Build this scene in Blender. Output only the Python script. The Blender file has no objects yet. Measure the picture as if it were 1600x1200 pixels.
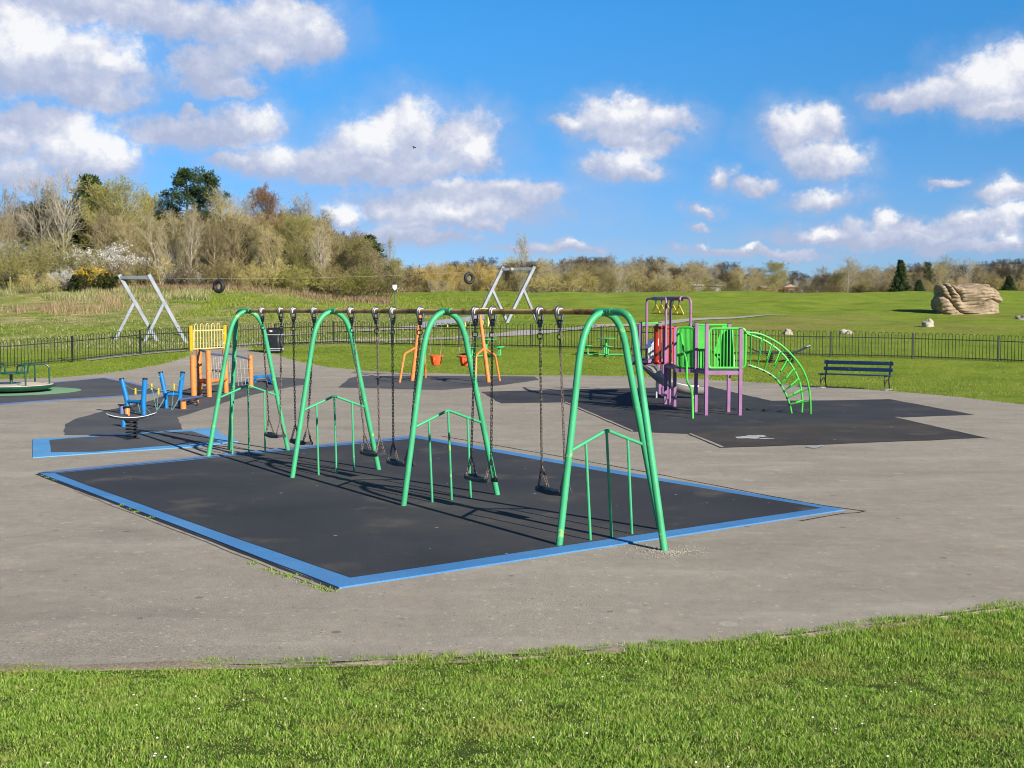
# recreates a photograph of a public playground with green swings, all geometry built in code
SKY_STR = .10
CLOUD = [(2.75, 3.1, 4.2), (3.6, 3.85, 4.75), (4.85, 4.95, 5.4), (5.85, 5.85, 5.9)]
SUN_E, EXPO = 5.0, .72
import bpy, math, random
import numpy as np
from mathutils import Vector, Matrix, noise as mnoise
from mathutils.geometry import delaunay_2d_cdt

S = bpy.context.scene
COL = S.collection
R = math.radians
rnd = random.Random(7)

# ------------------------------------------------------------------ camera model used while surveying the photo
FPX, CAMH, HOR = 1850.0, 2.5, 483.0
PITCH = math.atan((600 - HOR) / FPX)


def pixray(u, v):
    x = (u - 800) / FPX
    z = -(v - 600) / FPX
    c, s = math.cos(PITCH), math.sin(PITCH)
    return Vector((x, c + s * z, -s + c * z))


def smooth01(t):
    t = np.clip(t, 0, 1)
    return t * t * (3 - 2 * t)


# terrain profiles: height over distance from the camera, on the right/centre and on the left
_t = np.arange(-60, 4000, 0.5)


def _prof(ys, zs, sig):
    z = np.interp(_t, ys, zs)
    k = np.exp(-0.5 * (np.arange(-24, 25) * 0.5 / sig) ** 2)
    k /= k.sum()
    return np.convolve(np.pad(z, 24, mode='edge'), k, mode='valid')


PR = _prof([-60, 43.5, 53, 65, 83, 96, 106, 131, 150, 260, 700, 4000],
           [0, 0, .75, 1.2, 1.55, 2.05, 2.55, 4.38, 4.5, 4.3, 4.0, 4.0], 1.6)
PL = _prof([-60, 43.5, 51, 72, 84, 112, 128, 185, 700, 4000],
           [0, 0, .6, .72, 1.6, 4.35, 5.0, 8.2, 8.2, 8.2], 1.6)


def Z(x, y):
    x = np.asarray(x, float)
    y = np.asarray(y, float)
    u = x / np.maximum(y, 8)
    w = smooth01((-0.13 - u) / 0.12)
    z = np.interp(y, _t, PR) * (1 - w) + np.interp(y, _t, PL) * w
    # small swells beyond the fence
    far = smooth01((y - 56) / 12)
    z = z + far * (0.10 * np.sin(x * .23 + y * .11) + 0.07 * np.sin(x * .41 - y * .31 + 1.3) + 0.05 * np.sin(x * .9 + 2))
    # grassy bank the photographer stands on
    b = np.maximum(0, 8.35 + 0.05 * np.sin(x * 1.7) - y)
    z = z + np.where(b < .8, b * b * .5 * .15 / .8, (b - .4) * .15)
    return z


def zf(x, y):
    return float(Z(x, y))


def G(u, v):
    """surveyed pixel -> point on the ground"""
    d = pixray(u, v)
    lo, t = 3.0, 3.0
    while t < 900:
        if CAMH + d.z * t - zf(d.x * t, d.y * t) < 0:
            break
        lo = t
        t *= 1.03
    hi = t
    for _ in range(30):
        m = (lo + hi) / 2
        if CAMH + d.z * m - zf(d.x * m, d.y * m) < 0:
            hi = m
        else:
            lo = m
    return Vector((d.x * hi, d.y * hi, zf(d.x * hi, d.y * hi)))


def AT(u, v, y):
    """surveyed pixel at a known distance"""
    d = pixray(u, v)
    t = y / d.y
    return Vector((d.x * t, y, CAMH + d.z * t))


# ------------------------------------------------------------------ object helpers
def tag(o, label=None, cat=None, group=None, kind=None):
    if label: o['label'] = label
    if cat: o['category'] = cat
    if group: o['group'] = group
    if kind: o['kind'] = kind
    return o


def thing(name, label, cat, loc=(0, 0, 0), rz=0.0, group=None):
    o = bpy.data.objects.new(name, None)
    COL.objects.link(o)
    o.location = loc
    o.rotation_euler = (0, 0, rz)
    o.empty_display_size = .2
    return tag(o, label, cat, group)


def copy_tree(o, parent=None):
    c = o.copy()
    COL.objects.link(c)
    if parent is not None:
        c.parent = parent
    for ch in list(o.children):
        copy_tree(ch, c)
    return c


def root_loc(o):
    v = Vector((0, 0, 0))
    while o is not None:
        v += o.location
        o = o.parent
    return v


class MB:
    """collects shapes and links them as one mesh object"""

    def __init__(self):
        self.v, self.f = [], []

    def add(self, vs, fs):
        b = len(self.v)
        self.v.extend([tuple(p) for p in vs])
        self.f.extend([tuple(i + b for i in f) for f in fs])
        return self

    def box(self, c, size, rot=None, bev=0.0):
        sx, sy, sz = [s / 2 for s in size]
        c = Vector(c)
        if bev <= 0:
            vs = [(x * sx, y * sy, z * sz) for x in (-1, 1) for y in (-1, 1) for z in (-1, 1)]
            fs = [(0, 1, 3, 2), (4, 6, 7, 5), (0, 4, 5, 1), (2, 3, 7, 6), (0, 2, 6, 4), (1, 5, 7, 3)]
        else:
            b = min(bev, sx * .9, sy * .9, sz * .9)
            prof = [(-1, -1), (1, -1), (1, 1), (-1, 1)]
            rings = []
            vs = []
            for (zz, ins) in ((-sz, b), (-sz + b, 0), (sz - b, 0), (sz, b)):
                for (a, d) in prof:
                    for k in (0, 1):
                        # chamfered corner, two points
                        if (a * d > 0) == (k == 0):
                            vs.append((a * (sx - ins), d * (sy - ins - b * (ins == 0) - 0), zz))
                        else:
                            vs.append((a * (sx - ins - b * (ins == 0)), d * (sy - ins), zz))
            fs = []
            n = 8
            for r_ in range(3):
                for i in range(n):
                    fs.append((r_ * n + i, r_ * n + (i + 1) % n, (r_ + 1) * n + (i + 1) % n, (r_ + 1) * n + i))
            fs.append(tuple(range(n - 1, -1, -1)))
            fs.append(tuple(range(3 * n, 4 * n)))
        out = []
        for p in vs:
            q = Vector(p)
            if rot is not None: q = rot @ q
            out.append(q + c)
        return self.add(out, fs)

    def bar(self, p, q, w, h, up=(0, 0, 1), bev=0.0):
        """rectangular bar from p to q, w across, h along up"""
        p, q = Vector(p), Vector(q)
        d = (q - p)
        L = d.length
        x = d.normalized()
        u = Vector(up)
        y = u.cross(x)
        if y.length < 1e-5:
            y = Vector((0, 1, 0)).cross(x)
        y.normalize()
        z = x.cross(y)
        M = Matrix((x, y, z)).transposed()
        return self.box((p + q) / 2, (L, w, h), M, bev)

    def tube(self, pts, r, n=8, cap=True, closed=False):
        pts = [Vector(p) for p in pts]
        m = len(pts)
        rr = [r] * m if not hasattr(r, '__len__') else list(r)
        vs, fs = [], []
        T = []
        for i in range(m):
            if closed:
                t = pts[(i + 1) % m] - pts[i - 1]
            else:
                t = pts[min(i + 1, m - 1)] - pts[max(i - 1, 0)]
            T.append(t.normalized() if t.length > 1e-9 else Vector((0, 0, 1)))
        a = Vector((0, 0, 1)) if abs(T[0].z) < .9 else Vector((1, 0, 0))
        nrm = (a - T[0] * a.dot(T[0])).normalized()
        for i in range(m):
            nrm = (nrm - T[i] * nrm.dot(T[i]))
            nrm = nrm.normalized() if nrm.length > 1e-6 else T[i].orthogonal().normalized()
            b = T[i].cross(nrm)
            for k in range(n):
                an = 2 * math.pi * k / n
                vs.append(pts[i] + (nrm * math.cos(an) + b * math.sin(an)) * rr[i])
        for i in range(m if closed else m - 1):
            j = (i + 1) % m
            for k in range(n):
                k2 = (k + 1) % n
                fs.append((i * n + k, i * n + k2, j * n + k2, j * n + k))
        if cap and not closed:
            fs.append(tuple(range(n - 1, -1, -1)))
            fs.append(tuple((m - 1) * n + k for k in range(n)))
        return self.add(vs, fs)

    def lathe(self, prof, n=24, c=(0, 0, 0)):
        cx, cy, cz = c
        vs, fs = [], []
        for (r, z) in prof:
            for k in range(n):
                a = 2 * math.pi * k / n
                vs.append((cx + r * math.cos(a), cy + r * math.sin(a), cz + z))
        m = len(prof)
        for i in range(m - 1):
            for k in range(n):
                k2 = (k + 1) % n
                fs.append((i * n + k, i * n + k2, (i + 1) * n + k2, (i + 1) * n + k))
        fs.append(tuple(range(n - 1, -1, -1)))
        fs.append(tuple((m - 1) * n + k for k in range(n)))
        return self.add(vs, fs)

    def extrude(self, poly, vec):
        """closed planar polygon (3D points) pushed along vec"""
        n = len(poly)
        vec = Vector(vec)
        vs = [Vector(p) for p in poly] + [Vector(p) + vec for p in poly]
        fs = [tuple(range(n - 1, -1, -1)), tuple(range(n, 2 * n))]
        for i in range(n):
            j = (i + 1) % n
            fs.append((i, j, n + j, n + i))
        return self.add(vs, fs)

    def build(self, name, mat, parent=None, world=False, smooth=True, angle=40):
        me = bpy.data.meshes.new(name)
        vs = self.v
        if world and parent is not None:
            o = root_loc(parent)
            vs = [(p[0] - o.x, p[1] - o.y, p[2] - o.z) for p in vs]
        me.from_pydata(vs, [], self.f)
        if smooth:
            me.shade_smooth()
            me.set_sharp_from_angle(angle=R(angle))
        me.materials.append(mat)
        ob = bpy.data.objects.new(name, me)
        COL.objects.link(ob)
        if parent is not None:
            ob.parent = parent
        return ob


def np_mesh(name, verts, loops, counts, mat, parent=None):
    """big meshes straight from arrays"""
    me = bpy.data.meshes.new(name)
    me.vertices.add(len(verts))
    me.vertices.foreach_set('co', np.ascontiguousarray(verts, dtype=np.float32).ravel())
    me.loops.add(len(loops))
    me.loops.foreach_set('vertex_index', np.ascontiguousarray(loops, dtype=np.int32))
    counts = np.asarray(counts, dtype=np.int32)
    me.polygons.add(len(counts))
    st = np.zeros(len(counts), np.int32)
    st[1:] = np.cumsum(counts)[:-1]
    me.polygons.foreach_set('loop_start', st)
    me.polygons.foreach_set('loop_total', counts)
    me.update(calc_edges=True)
    me.validate()
    me.materials.append(mat)
    ob = bpy.data.objects.new(name, me)
    COL.objects.link(ob)
    if parent is not None:
        ob.parent = parent
    return ob


def arc(c, a, b, r, t0, t1, n):
    c, a, b = Vector(c), Vector(a), Vector(b)
    return [c + a * (r * math.cos(t0 + (t1 - t0) * i / n)) + b * (r * math.sin(t0 + (t1 - t0) * i / n)) for i in range(n + 1)]


def fillet(pts, r, n=5):
    """round the inner corners of a polyline"""
    pts = [Vector(p) for p in pts]
    out = [pts[0]]
    for i in range(1, len(pts) - 1):
        a, b, c = pts[i - 1], pts[i], pts[i + 1]
        u, v = (a - b), (c - b)
        k = min(r, u.length * .49, v.length * .49)
        p, q = b + u.normalized() * k, b + v.normalized() * k
        for j in range(n + 1):
            t = j / n
            out.append(p * (1 - t) ** 2 + b * 2 * t * (1 - t) + q * t * t)
    out.append(pts[-1])
    return out


# ------------------------------------------------------------------ materials
def nd(nt, typ, **kw):
    n = nt.nodes.new(typ)
    for k, v in kw.items():
        setattr(n, k, v)
    return n


def lk(nt, a, b):
    nt.links.new(a, b)


def srgb(r, g, b):
    f = lambda c: ((c / 255) / 12.92 if c / 255 <= .04045 else ((c / 255 + .055) / 1.055) ** 2.4)
    return (f(r), f(g), f(b), 1)


def base_mat(name):
    m = bpy.data.materials.new(name)
    m.use_nodes = True
    nt = m.node_tree
    return m, nt, nt.nodes['Principled BSDF']


def noise_n(nt, co, scale, detail=4, rough=.55):
    n = nd(nt, 'ShaderNodeTexNoise')
    n.inputs['Scale'].default_value = scale
    n.inputs['Detail'].default_value = detail
    n.inputs['Roughness'].default_value = rough
    lk(nt, co, n.inputs['Vector'])
    return n.outputs['Fac']


def ramp_n(nt, fac, stops, interp='LINEAR'):
    r = nd(nt, 'ShaderNodeValToRGB')
    r.color_ramp.interpolation = interp
    els = r.color_ramp.elements
    while len(els) < len(stops): els.new(.5)
    for e, (p, c) in zip(els, stops):
        e.position = p
        e.color = c if len(c) == 4 else (*c, 1)
    lk(nt, fac, r.inputs['Fac'])
    return r.outputs['Color']


def mix_n(nt, fac, a, b, typ='MIX'):
    m = nd(nt, 'ShaderNodeMix', data_type='RGBA', blend_type=typ)
    for sock, val in ((m.inputs['Factor'], fac), (m.inputs['A'], a), (m.inputs['B'], b)):
        if hasattr(val, 'is_output') or hasattr(val, 'links'):
            lk(nt, val, sock)
        else:
            sock.default_value = val
    return m.outputs['Result']


def math_n(nt, op, a, b=None, c=None, clamp=False):
    m = nd(nt, 'ShaderNodeMath', operation=op, use_clamp=clamp)
    for i, val in enumerate((a, b, c)):
        if val is None: continue
        if hasattr(val, 'links'):
            lk(nt, val, m.inputs[i])
        else:
            m.inputs[i].default_value = val
    return m.outputs[0]


def sstep(nt, x, lo, hi):
    m = nd(nt, 'ShaderNodeMapRange', interpolation_type='SMOOTHSTEP')
    lk(nt, x, m.inputs['Value'])
    m.inputs['From Min'].default_value = lo
    m.inputs['From Max'].default_value = hi
    return m.outputs['Result']


def bump_n(nt, h, dist, strength=1.0):
    b = nd(nt, 'ShaderNodeBump')
    b.inputs['Strength'].default_value = strength
    b.inputs['Distance'].default_value = dist
    lk(nt, h, b.inputs['Height'])
    return b.outputs['Normal']


def coord(nt, kind='Object'):
    return nd(nt, 'ShaderNodeTexCoord').outputs[kind]


def wpos(nt):
    return nd(nt, 'ShaderNodeNewGeometry').outputs['Position']


def paint(name, col, rough=.4, chips=None, var=.16, scale=6.0, metallic=0.0, bump=0.0, dirt=.5):
    m, nt, b = base_mat(name)
    co = wpos(nt)
    n1 = noise_n(nt, co, scale, 5)
    dark = tuple(c * (1 - var * 2) for c in col[:3]) + (1,)
    lite = tuple(min(1, c * (1 + var)) for c in col[:3]) + (1,)
    c = ramp_n(nt, n1, [(.3, dark), (.5, col), (.75, lite)])
    n2 = noise_n(nt, co, scale * 6, 6, .7)
    c = mix_n(nt, math_n(nt, 'MULTIPLY', sstep(nt, n2, .55, .75), dirt), c, tuple(x * .45 + .02 for x in col[:3]) + (1,))
    if chips:
        n3 = noise_n(nt, co, scale * 2.3, 6, .65)
        c = mix_n(nt, sstep(nt, n3, .62, .645), c, chips)
    lk(nt, c, b.inputs['Base Color'])
    rr = nd(nt, 'ShaderNodeMapRange')
    lk(nt, n2, rr.inputs['Value'])
    rr.inputs['To Min'].default_value = max(.05, rough - .12)
    rr.inputs['To Max'].default_value = min(1, rough + .2)
    lk(nt, rr.outputs[0], b.inputs['Roughness'])
    b.inputs['Metallic'].default_value = metallic
    if bump:
        lk(nt, bump_n(nt, n2, bump), b.inputs['Normal'])
    return m


M = {}
M['green'] = paint('green_paint', srgb(58, 158, 106), .48, srgb(132, 172, 100), var=.10, scale=3, dirt=.4)
M['lime'] = paint('lime_paint', srgb(72, 182, 66), .38, var=.1, scale=3, dirt=.4)
M['purple'] = paint('purple_paint', srgb(148, 103, 142), .42, var=.1, scale=3)
M['red'] = paint('red_paint', srgb(206, 54, 26), .38, var=.1)
M['orange'] = paint('orange_paint', srgb(204, 126, 60), .42, srgb(160, 96, 56), var=.1)
M['yellow'] = paint('yellow_paint', srgb(190, 160, 18), .4, var=.07)
M['cream'] = paint('cream_yellow_paint', srgb(202, 184, 118), .45, var=.08)
M['blue'] = paint('blue_paint', srgb(18, 112, 172), .36, var=.1)
M['steelblue'] = paint('blue_grey_paint', srgb(72, 92, 132), .4, var=.1)
M['navy'] = paint('navy_bench_paint', srgb(15, 44, 76), .4, srgb(50, 86, 124), var=.15, scale=4)
M['palegreen'] = paint('pale_green_paint', srgb(62, 172, 96), .45, var=.1)
M['dkgreen'] = paint('dark_green_paint', srgb(14, 70, 54), .35, var=.15)
M['black'] = paint('black_paint', (.012, .013, .015, 1), .45, var=.2, dirt=.2)
M['blackplastic'] = paint('black_plastic', (.016, .018, .022, 1), .38, var=.2, dirt=.25)
M['rubber'] = paint('seat_rubber', (.02, .021, .026, 1), .55, var=.25, dirt=.3)
M['rail'] = paint('fence_paint', (.006, .009, .008, 1), .55, var=.2, dirt=.2)
M['galv'] = paint('galvanised_steel', (.25, .265, .29, 1), .45, var=.14, scale=2, metallic=.35)
M['steel'] = paint('bare_steel', (.46, .43, .39, 1), .32, var=.14, scale=2, metallic=.45)
M['chain'] = paint('worn_chain', (.17, .135, .11, 1), .5, srgb(120, 86, 60), var=.3, scale=20, metallic=.2)
M['bushing'] = paint('pale_bushing', (.48, .46, .43, 1), .5, var=.1)
M['clamp'] = paint('dark_clamp_steel', (.09, .09, .10, 1), .4, var=.2, metallic=.5)
M['white'] = paint('white_paint', (.60, .61, .62, 1), .45, var=.06, dirt=.3)
M['tyre'] = paint('tyre_rubber', (.012, .012, .013, 1), .6, var=.2)
M['concrete'] = paint('concrete', (.30, .265, .215, 1), .9, var=.2, scale=5, bump=.004)
M['brick'] = paint('brick_wall', (.36, .16, .09, 1), .85, var=.15)
M['roof'] = paint('roof_tile', (.34, .22, .14, 1), .8, var=.15)
M['glass'] = paint('window_glass', (.05, .06, .07, 1), .12, var=.1, dirt=0)
M['rope'] = paint('green_rope', (.12, .22, .19, 1), .7, var=.2, scale=20)
M['netrope'] = paint('net_rope', (.42, .38, .33, 1), .8, var=.2, scale=20)
M['boulder'] = paint('pale_boulder', (.36, .32, .245, 1), .9, (.22, .20, .15, 1), var=.2, scale=2.5, bump=.02)
M['deckwood'] = paint('pale_deck', (.62, .50, .37, 1), .7, var=.1, scale=3)
M['bird'] = paint('dark_feathers', (.02, .02, .025, 1), .7)


def mat_rust():
    m, nt, b = base_mat('rusty_yellow_bar')
    co = wpos(nt)
    mp = nd(nt, 'ShaderNodeMapping')
    lk(nt, co, mp.inputs['Vector'])
    n1 = noise_n(nt, mp.outputs[0], 3.2, 3)
    n2 = noise_n(nt, co, 28, 5, .7)
    f = math_n(nt, 'ADD', math_n(nt, 'MULTIPLY', n1, .72), math_n(nt, 'MULTIPLY', n2, .28))
    c = ramp_n(nt, f, [(.34, srgb(60, 36, 24)), (.42, srgb(128, 84, 38)), (.48, srgb(182, 136, 66)), (.60, srgb(204, 164, 92))])
    lk(nt, c, b.inputs['Base Color'])
    b.inputs['Roughness'].default_value = .5
    lk(nt, bump_n(nt, n2, .002), b.inputs['Normal'])
    return m


M['rust'] = mat_rust()


def mat_asphalt(name, stops, stain, fine=90, specks=True):
    m, nt, b = base_mat(name)
    co = wpos(nt)
    big = noise_n(nt, co, .16, 5, .6)
    mid = noise_n(nt, co, 1.1, 6, .65)
    fn = noise_n(nt, co, fine, 3, .7)
    f = math_n(nt, 'ADD', math_n(nt, 'MULTIPLY', big, .5), math_n(nt, 'MULTIPLY', mid, .5))
    c = ramp_n(nt, f, stops)
    c = mix_n(nt, .85, c, ramp_n(nt, fn, [(.3, (.2, .2, .2)), (.5, (.5, .5, .5)), (.72, (.85, .84, .82))]), 'OVERLAY')
    sm = noise_n(nt, co, 6, 6, .75)
    c = mix_n(nt, .3, c, ramp_n(nt, sm, [(.3, (.3, .3, .3)), (.5, (.5, .5, .5)), (.7, (.72, .71, .7))]), 'OVERLAY')
    # tan mud stains and worn pale patches
    st = noise_n(nt, co, 2.4, 5, .6)
    st2 = noise_n(nt, co, .33, 3)
    k = math_n(nt, 'MULTIPLY', sstep(nt, st, .58, .68), sstep(nt, st2, .48, .62))
    c = mix_n(nt, math_n(nt, 'MULTIPLY', k, .5), c, stain)
    # long pale streaks worn by feet and run-off
    mp = nd(nt, 'ShaderNodeMapping')
    mp.inputs['Scale'].default_value = (.22, .8, 1)
    mp.inputs['Rotation'].default_value = (0, 0, .25)
    lk(nt, co, mp.inputs['Vector'])
    ln = noise_n(nt, mp.outputs[0], 1.3, 6, .62)
    c = mix_n(nt, math_n(nt, 'MULTIPLY', sstep(nt, ln, .52, .70), .38), c, (.44, .40, .335, 1))
    c = mix_n(nt, math_n(nt, 'MULTIPLY', sstep(nt, ln, .46, .32), .35), c, (.17, .155, .135, 1))
    if specks:
        vo = nd(nt, 'ShaderNodeTexVoronoi', feature='F1')
        vo.inputs['Scale'].default_value = 2.9
        lk(nt, co, vo.inputs['Vector'])
        sp = nd(nt, 'ShaderNodeSeparateColor')
        lk(nt, vo.outputs['Color'], sp.inputs[0])
        r_ = math_n(nt, 'MULTIPLY', math_n(nt, 'POWER', sp.outputs[0], 4.0), .27)
        wv = noise_n(nt, co, 14, 4, .7)
        dd = math_n(nt, 'ADD', vo.outputs['Distance'], math_n(nt, 'MULTIPLY', math_n(nt, 'SUBTRACT', wv, .5), .22))
        k2 = math_n(nt, 'MULTIPLY', math_n(nt, 'LESS_THAN', dd, r_), math_n(nt, 'GREATER_THAN', sp.outputs[1], .45))
        tone = mix_n(nt, math_n(nt, 'GREATER_THAN', sp.outputs[2], .6), (.46, .42, .35, 1), stain)
        c = mix_n(nt, math_n(nt, 'MULTIPLY', k2, math_n(nt, 'MULTIPLY', wv, .7)), c, tone)
        for sc, thr, colr, am in ((13, .30, (.50, .46, .39, 1), .5), (17, .26, (.10, .09, .08, 1), .5), (31, .34, (.46, .42, .36, 1), .4)):
            v4 = nd(nt, 'ShaderNodeTexVoronoi', feature='F1')
            v4.inputs['Scale'].default_value = sc
            lk(nt, co, v4.inputs['Vector'])
            s4_ = nd(nt, 'ShaderNodeSeparateColor')
            lk(nt, v4.outputs['Color'], s4_.inputs[0])
            kk = math_n(nt, 'LESS_THAN', v4.outputs['Distance'], math_n(nt, 'MULTIPLY', math_n(nt, 'POWER', s4_.outputs[0], 2.5), thr))
            c = mix_n(nt, math_n(nt, 'MULTIPLY', kk, am), c, colr)
        vo2 = nd(nt, 'ShaderNodeTexVoronoi', feature='F1')
        vo2.inputs['Scale'].default_value = 3.7
        lk(nt, co, vo2.inputs['Vector'])
        sp3 = nd(nt, 'ShaderNodeSeparateColor')
        lk(nt, vo2.outputs['Color'], sp3.inputs[0])
        k3 = math_n(nt, 'LESS_THAN', vo2.outputs['Distance'], math_n(nt, 'MULTIPLY', math_n(nt, 'POWER', sp3.outputs[0], 4.0), .15))
        c = mix_n(nt, math_n(nt, 'MULTIPLY', k3, .55), c, (.07, .06, .05, 1))
    lk(nt, c, b.inputs['Base Color'])
    b.inputs['Roughness'].default_value = .9
    b.inputs['Specular IOR Level'].default_value = .25
    lk(nt, bump_n(nt, fn, .004, .7), b.inputs['Normal'])
    return m


M['asphalt'] = mat_asphalt('asphalt', [(.3, (.24, .212, .17)), (.5, (.295, .258, .207)), (.7, (.35, .308, .248))], (.42, .33, .22, 1))
M['path'] = mat_asphalt('path_asphalt', [(.3, (.30, .27, .23)), (.5, (.36, .33, .28)), (.7, (.42, .38, .33))], (.4, .33, .22, 1), specks=False)


def mat_rubber(name, stops, speck=.45, dust=(.12, .105, .085, 1), scuff=False):
    m, nt, b = base_mat(name)
    co = wpos(nt)
    big = noise_n(nt, co, .5, 5, .6)
    fn = noise_n(nt, co, 70, 4, .75)
    c = ramp_n(nt, big, stops)
    c = mix_n(nt, .6, c, ramp_n(nt, fn, [(.3, (.3, .3, .3)), (.5, (.5, .5, .5)), (.75, (.8, .8, .8))]), 'OVERLAY')
    d = noise_n(nt, co, .9, 4, .6)
    if scuff:
        # dusty scuffs worn along the line under the swing seats
        dp = nd(nt, 'ShaderNodeVectorMath', operation='DOT_PRODUCT')
        off_ = nd(nt, 'ShaderNodeVectorMath', operation='SUBTRACT')
        lk(nt, co, off_.inputs[0])
        off_.inputs[1].default_value = (.98, 12.66, 0)
        lk(nt, off_.outputs[0], dp.inputs[0])
        dp.inputs[1].default_value = (.801, .599, 0)
        ab = math_n(nt, 'ABSOLUTE', dp.outputs['Value'])
        km = math_n(nt, 'MULTIPLY', sstep(nt, math_n(nt, 'ADD', ab, math_n(nt, 'MULTIPLY', math_n(nt, 'SUBTRACT', noise_n(nt, co, 2.6, 5, .65), .5), 1.5)), 1.0, .1), .32)
        c = mix_n(nt, km, c, (.10, .09, .078, 1))
    c = mix_n(nt, math_n(nt, 'MULTIPLY', sstep(nt, d, .54, .74), .55), c, dust)
    vo = nd(nt, 'ShaderNodeTexVoronoi', feature='F1')
    vo.inputs['Scale'].default_value = 2.6
    lk(nt, co, vo.inputs['Vector'])
    sp = nd(nt, 'ShaderNodeSeparateColor')
    lk(nt, vo.outputs['Color'], sp.inputs[0])
    k = math_n(nt, 'LESS_THAN', vo.outputs['Distance'], math_n(nt, 'MULTIPLY', sp.outputs[0], .075))
    c = mix_n(nt, math_n(nt, 'MULTIPLY', k, speck), c, (.5, .47, .42, 1))
    lk(nt, c, b.inputs['Base Color'])
    b.inputs['Roughness'].default_value = .85
    b.inputs['Specular IOR Level'].default_value = .3
    lk(nt, bump_n(nt, fn, .006, .8), b.inputs['Normal'])
    return m


M['matblack'] = mat_rubber('black_rubber_surface', [(.3, (.027, .028, .032)), (.5, (.036, .037, .042)), (.7, (.050, .048, .048))], scuff=True)
M['matgrey'] = mat_rubber('worn_grey_rubber', [(.3, (.058, .058, .062)), (.5, (.075, .075, .08)), (.7, (.1, .095, .09))], .3)
M['matbrown'] = mat_rubber('worn_brown_rubber', [(.3, (.036, .030, .028)), (.5, (.05, .042, .036)), (.7, (.075, .062, .05))], .6)
M['matblue'] = mat_rubber('blue_rubber_edge', [(.3, srgb(58, 112, 162)), (.5, srgb(70, 126, 178)), (.7, srgb(86, 136, 180))], .25, srgb(80, 120, 165))
M['matsky'] = mat_rubber('sky_blue_rubber_edge', [(.3, srgb(76, 136, 184)), (.5, srgb(86, 148, 196)), (.7, srgb(102, 156, 196))], .2, srgb(110, 150, 180))
M['matfade'] = mat_rubber('faded_blue_rubber_edge', [(.3, srgb(92, 112, 148)), (.5, srgb(102, 124, 160)), (.7, srgb(114, 132, 164))], .2, srgb(120, 125, 140))
M['matpale'] = mat_rubber('pale_green_rubber', [(.3, srgb(104, 146, 108)), (.5, srgb(116, 158, 118)), (.7, srgb(128, 164, 126))], .2, srgb(130, 150, 120))
M['chalk'] = mat_rubber('white_marking', [(.3, (.22, .22, .22)), (.5, (.40, .40, .40)), (.7, (.5, .5, .5))], .0)
M['gap'] = mat_rubber('dark_gap', [(.3, (.015, .014, .012)), (.5, (.02, .018, .016)), (.7, (.03, .028, .02))], 0)
M['soil'] = mat_asphalt('bare_soil', [(.3, (.17, .135, .095)), (.5, (.24, .195, .14)), (.7, (.31, .26, .19))], (.3, .24, .15, 1), fine=40, specks=False)


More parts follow.
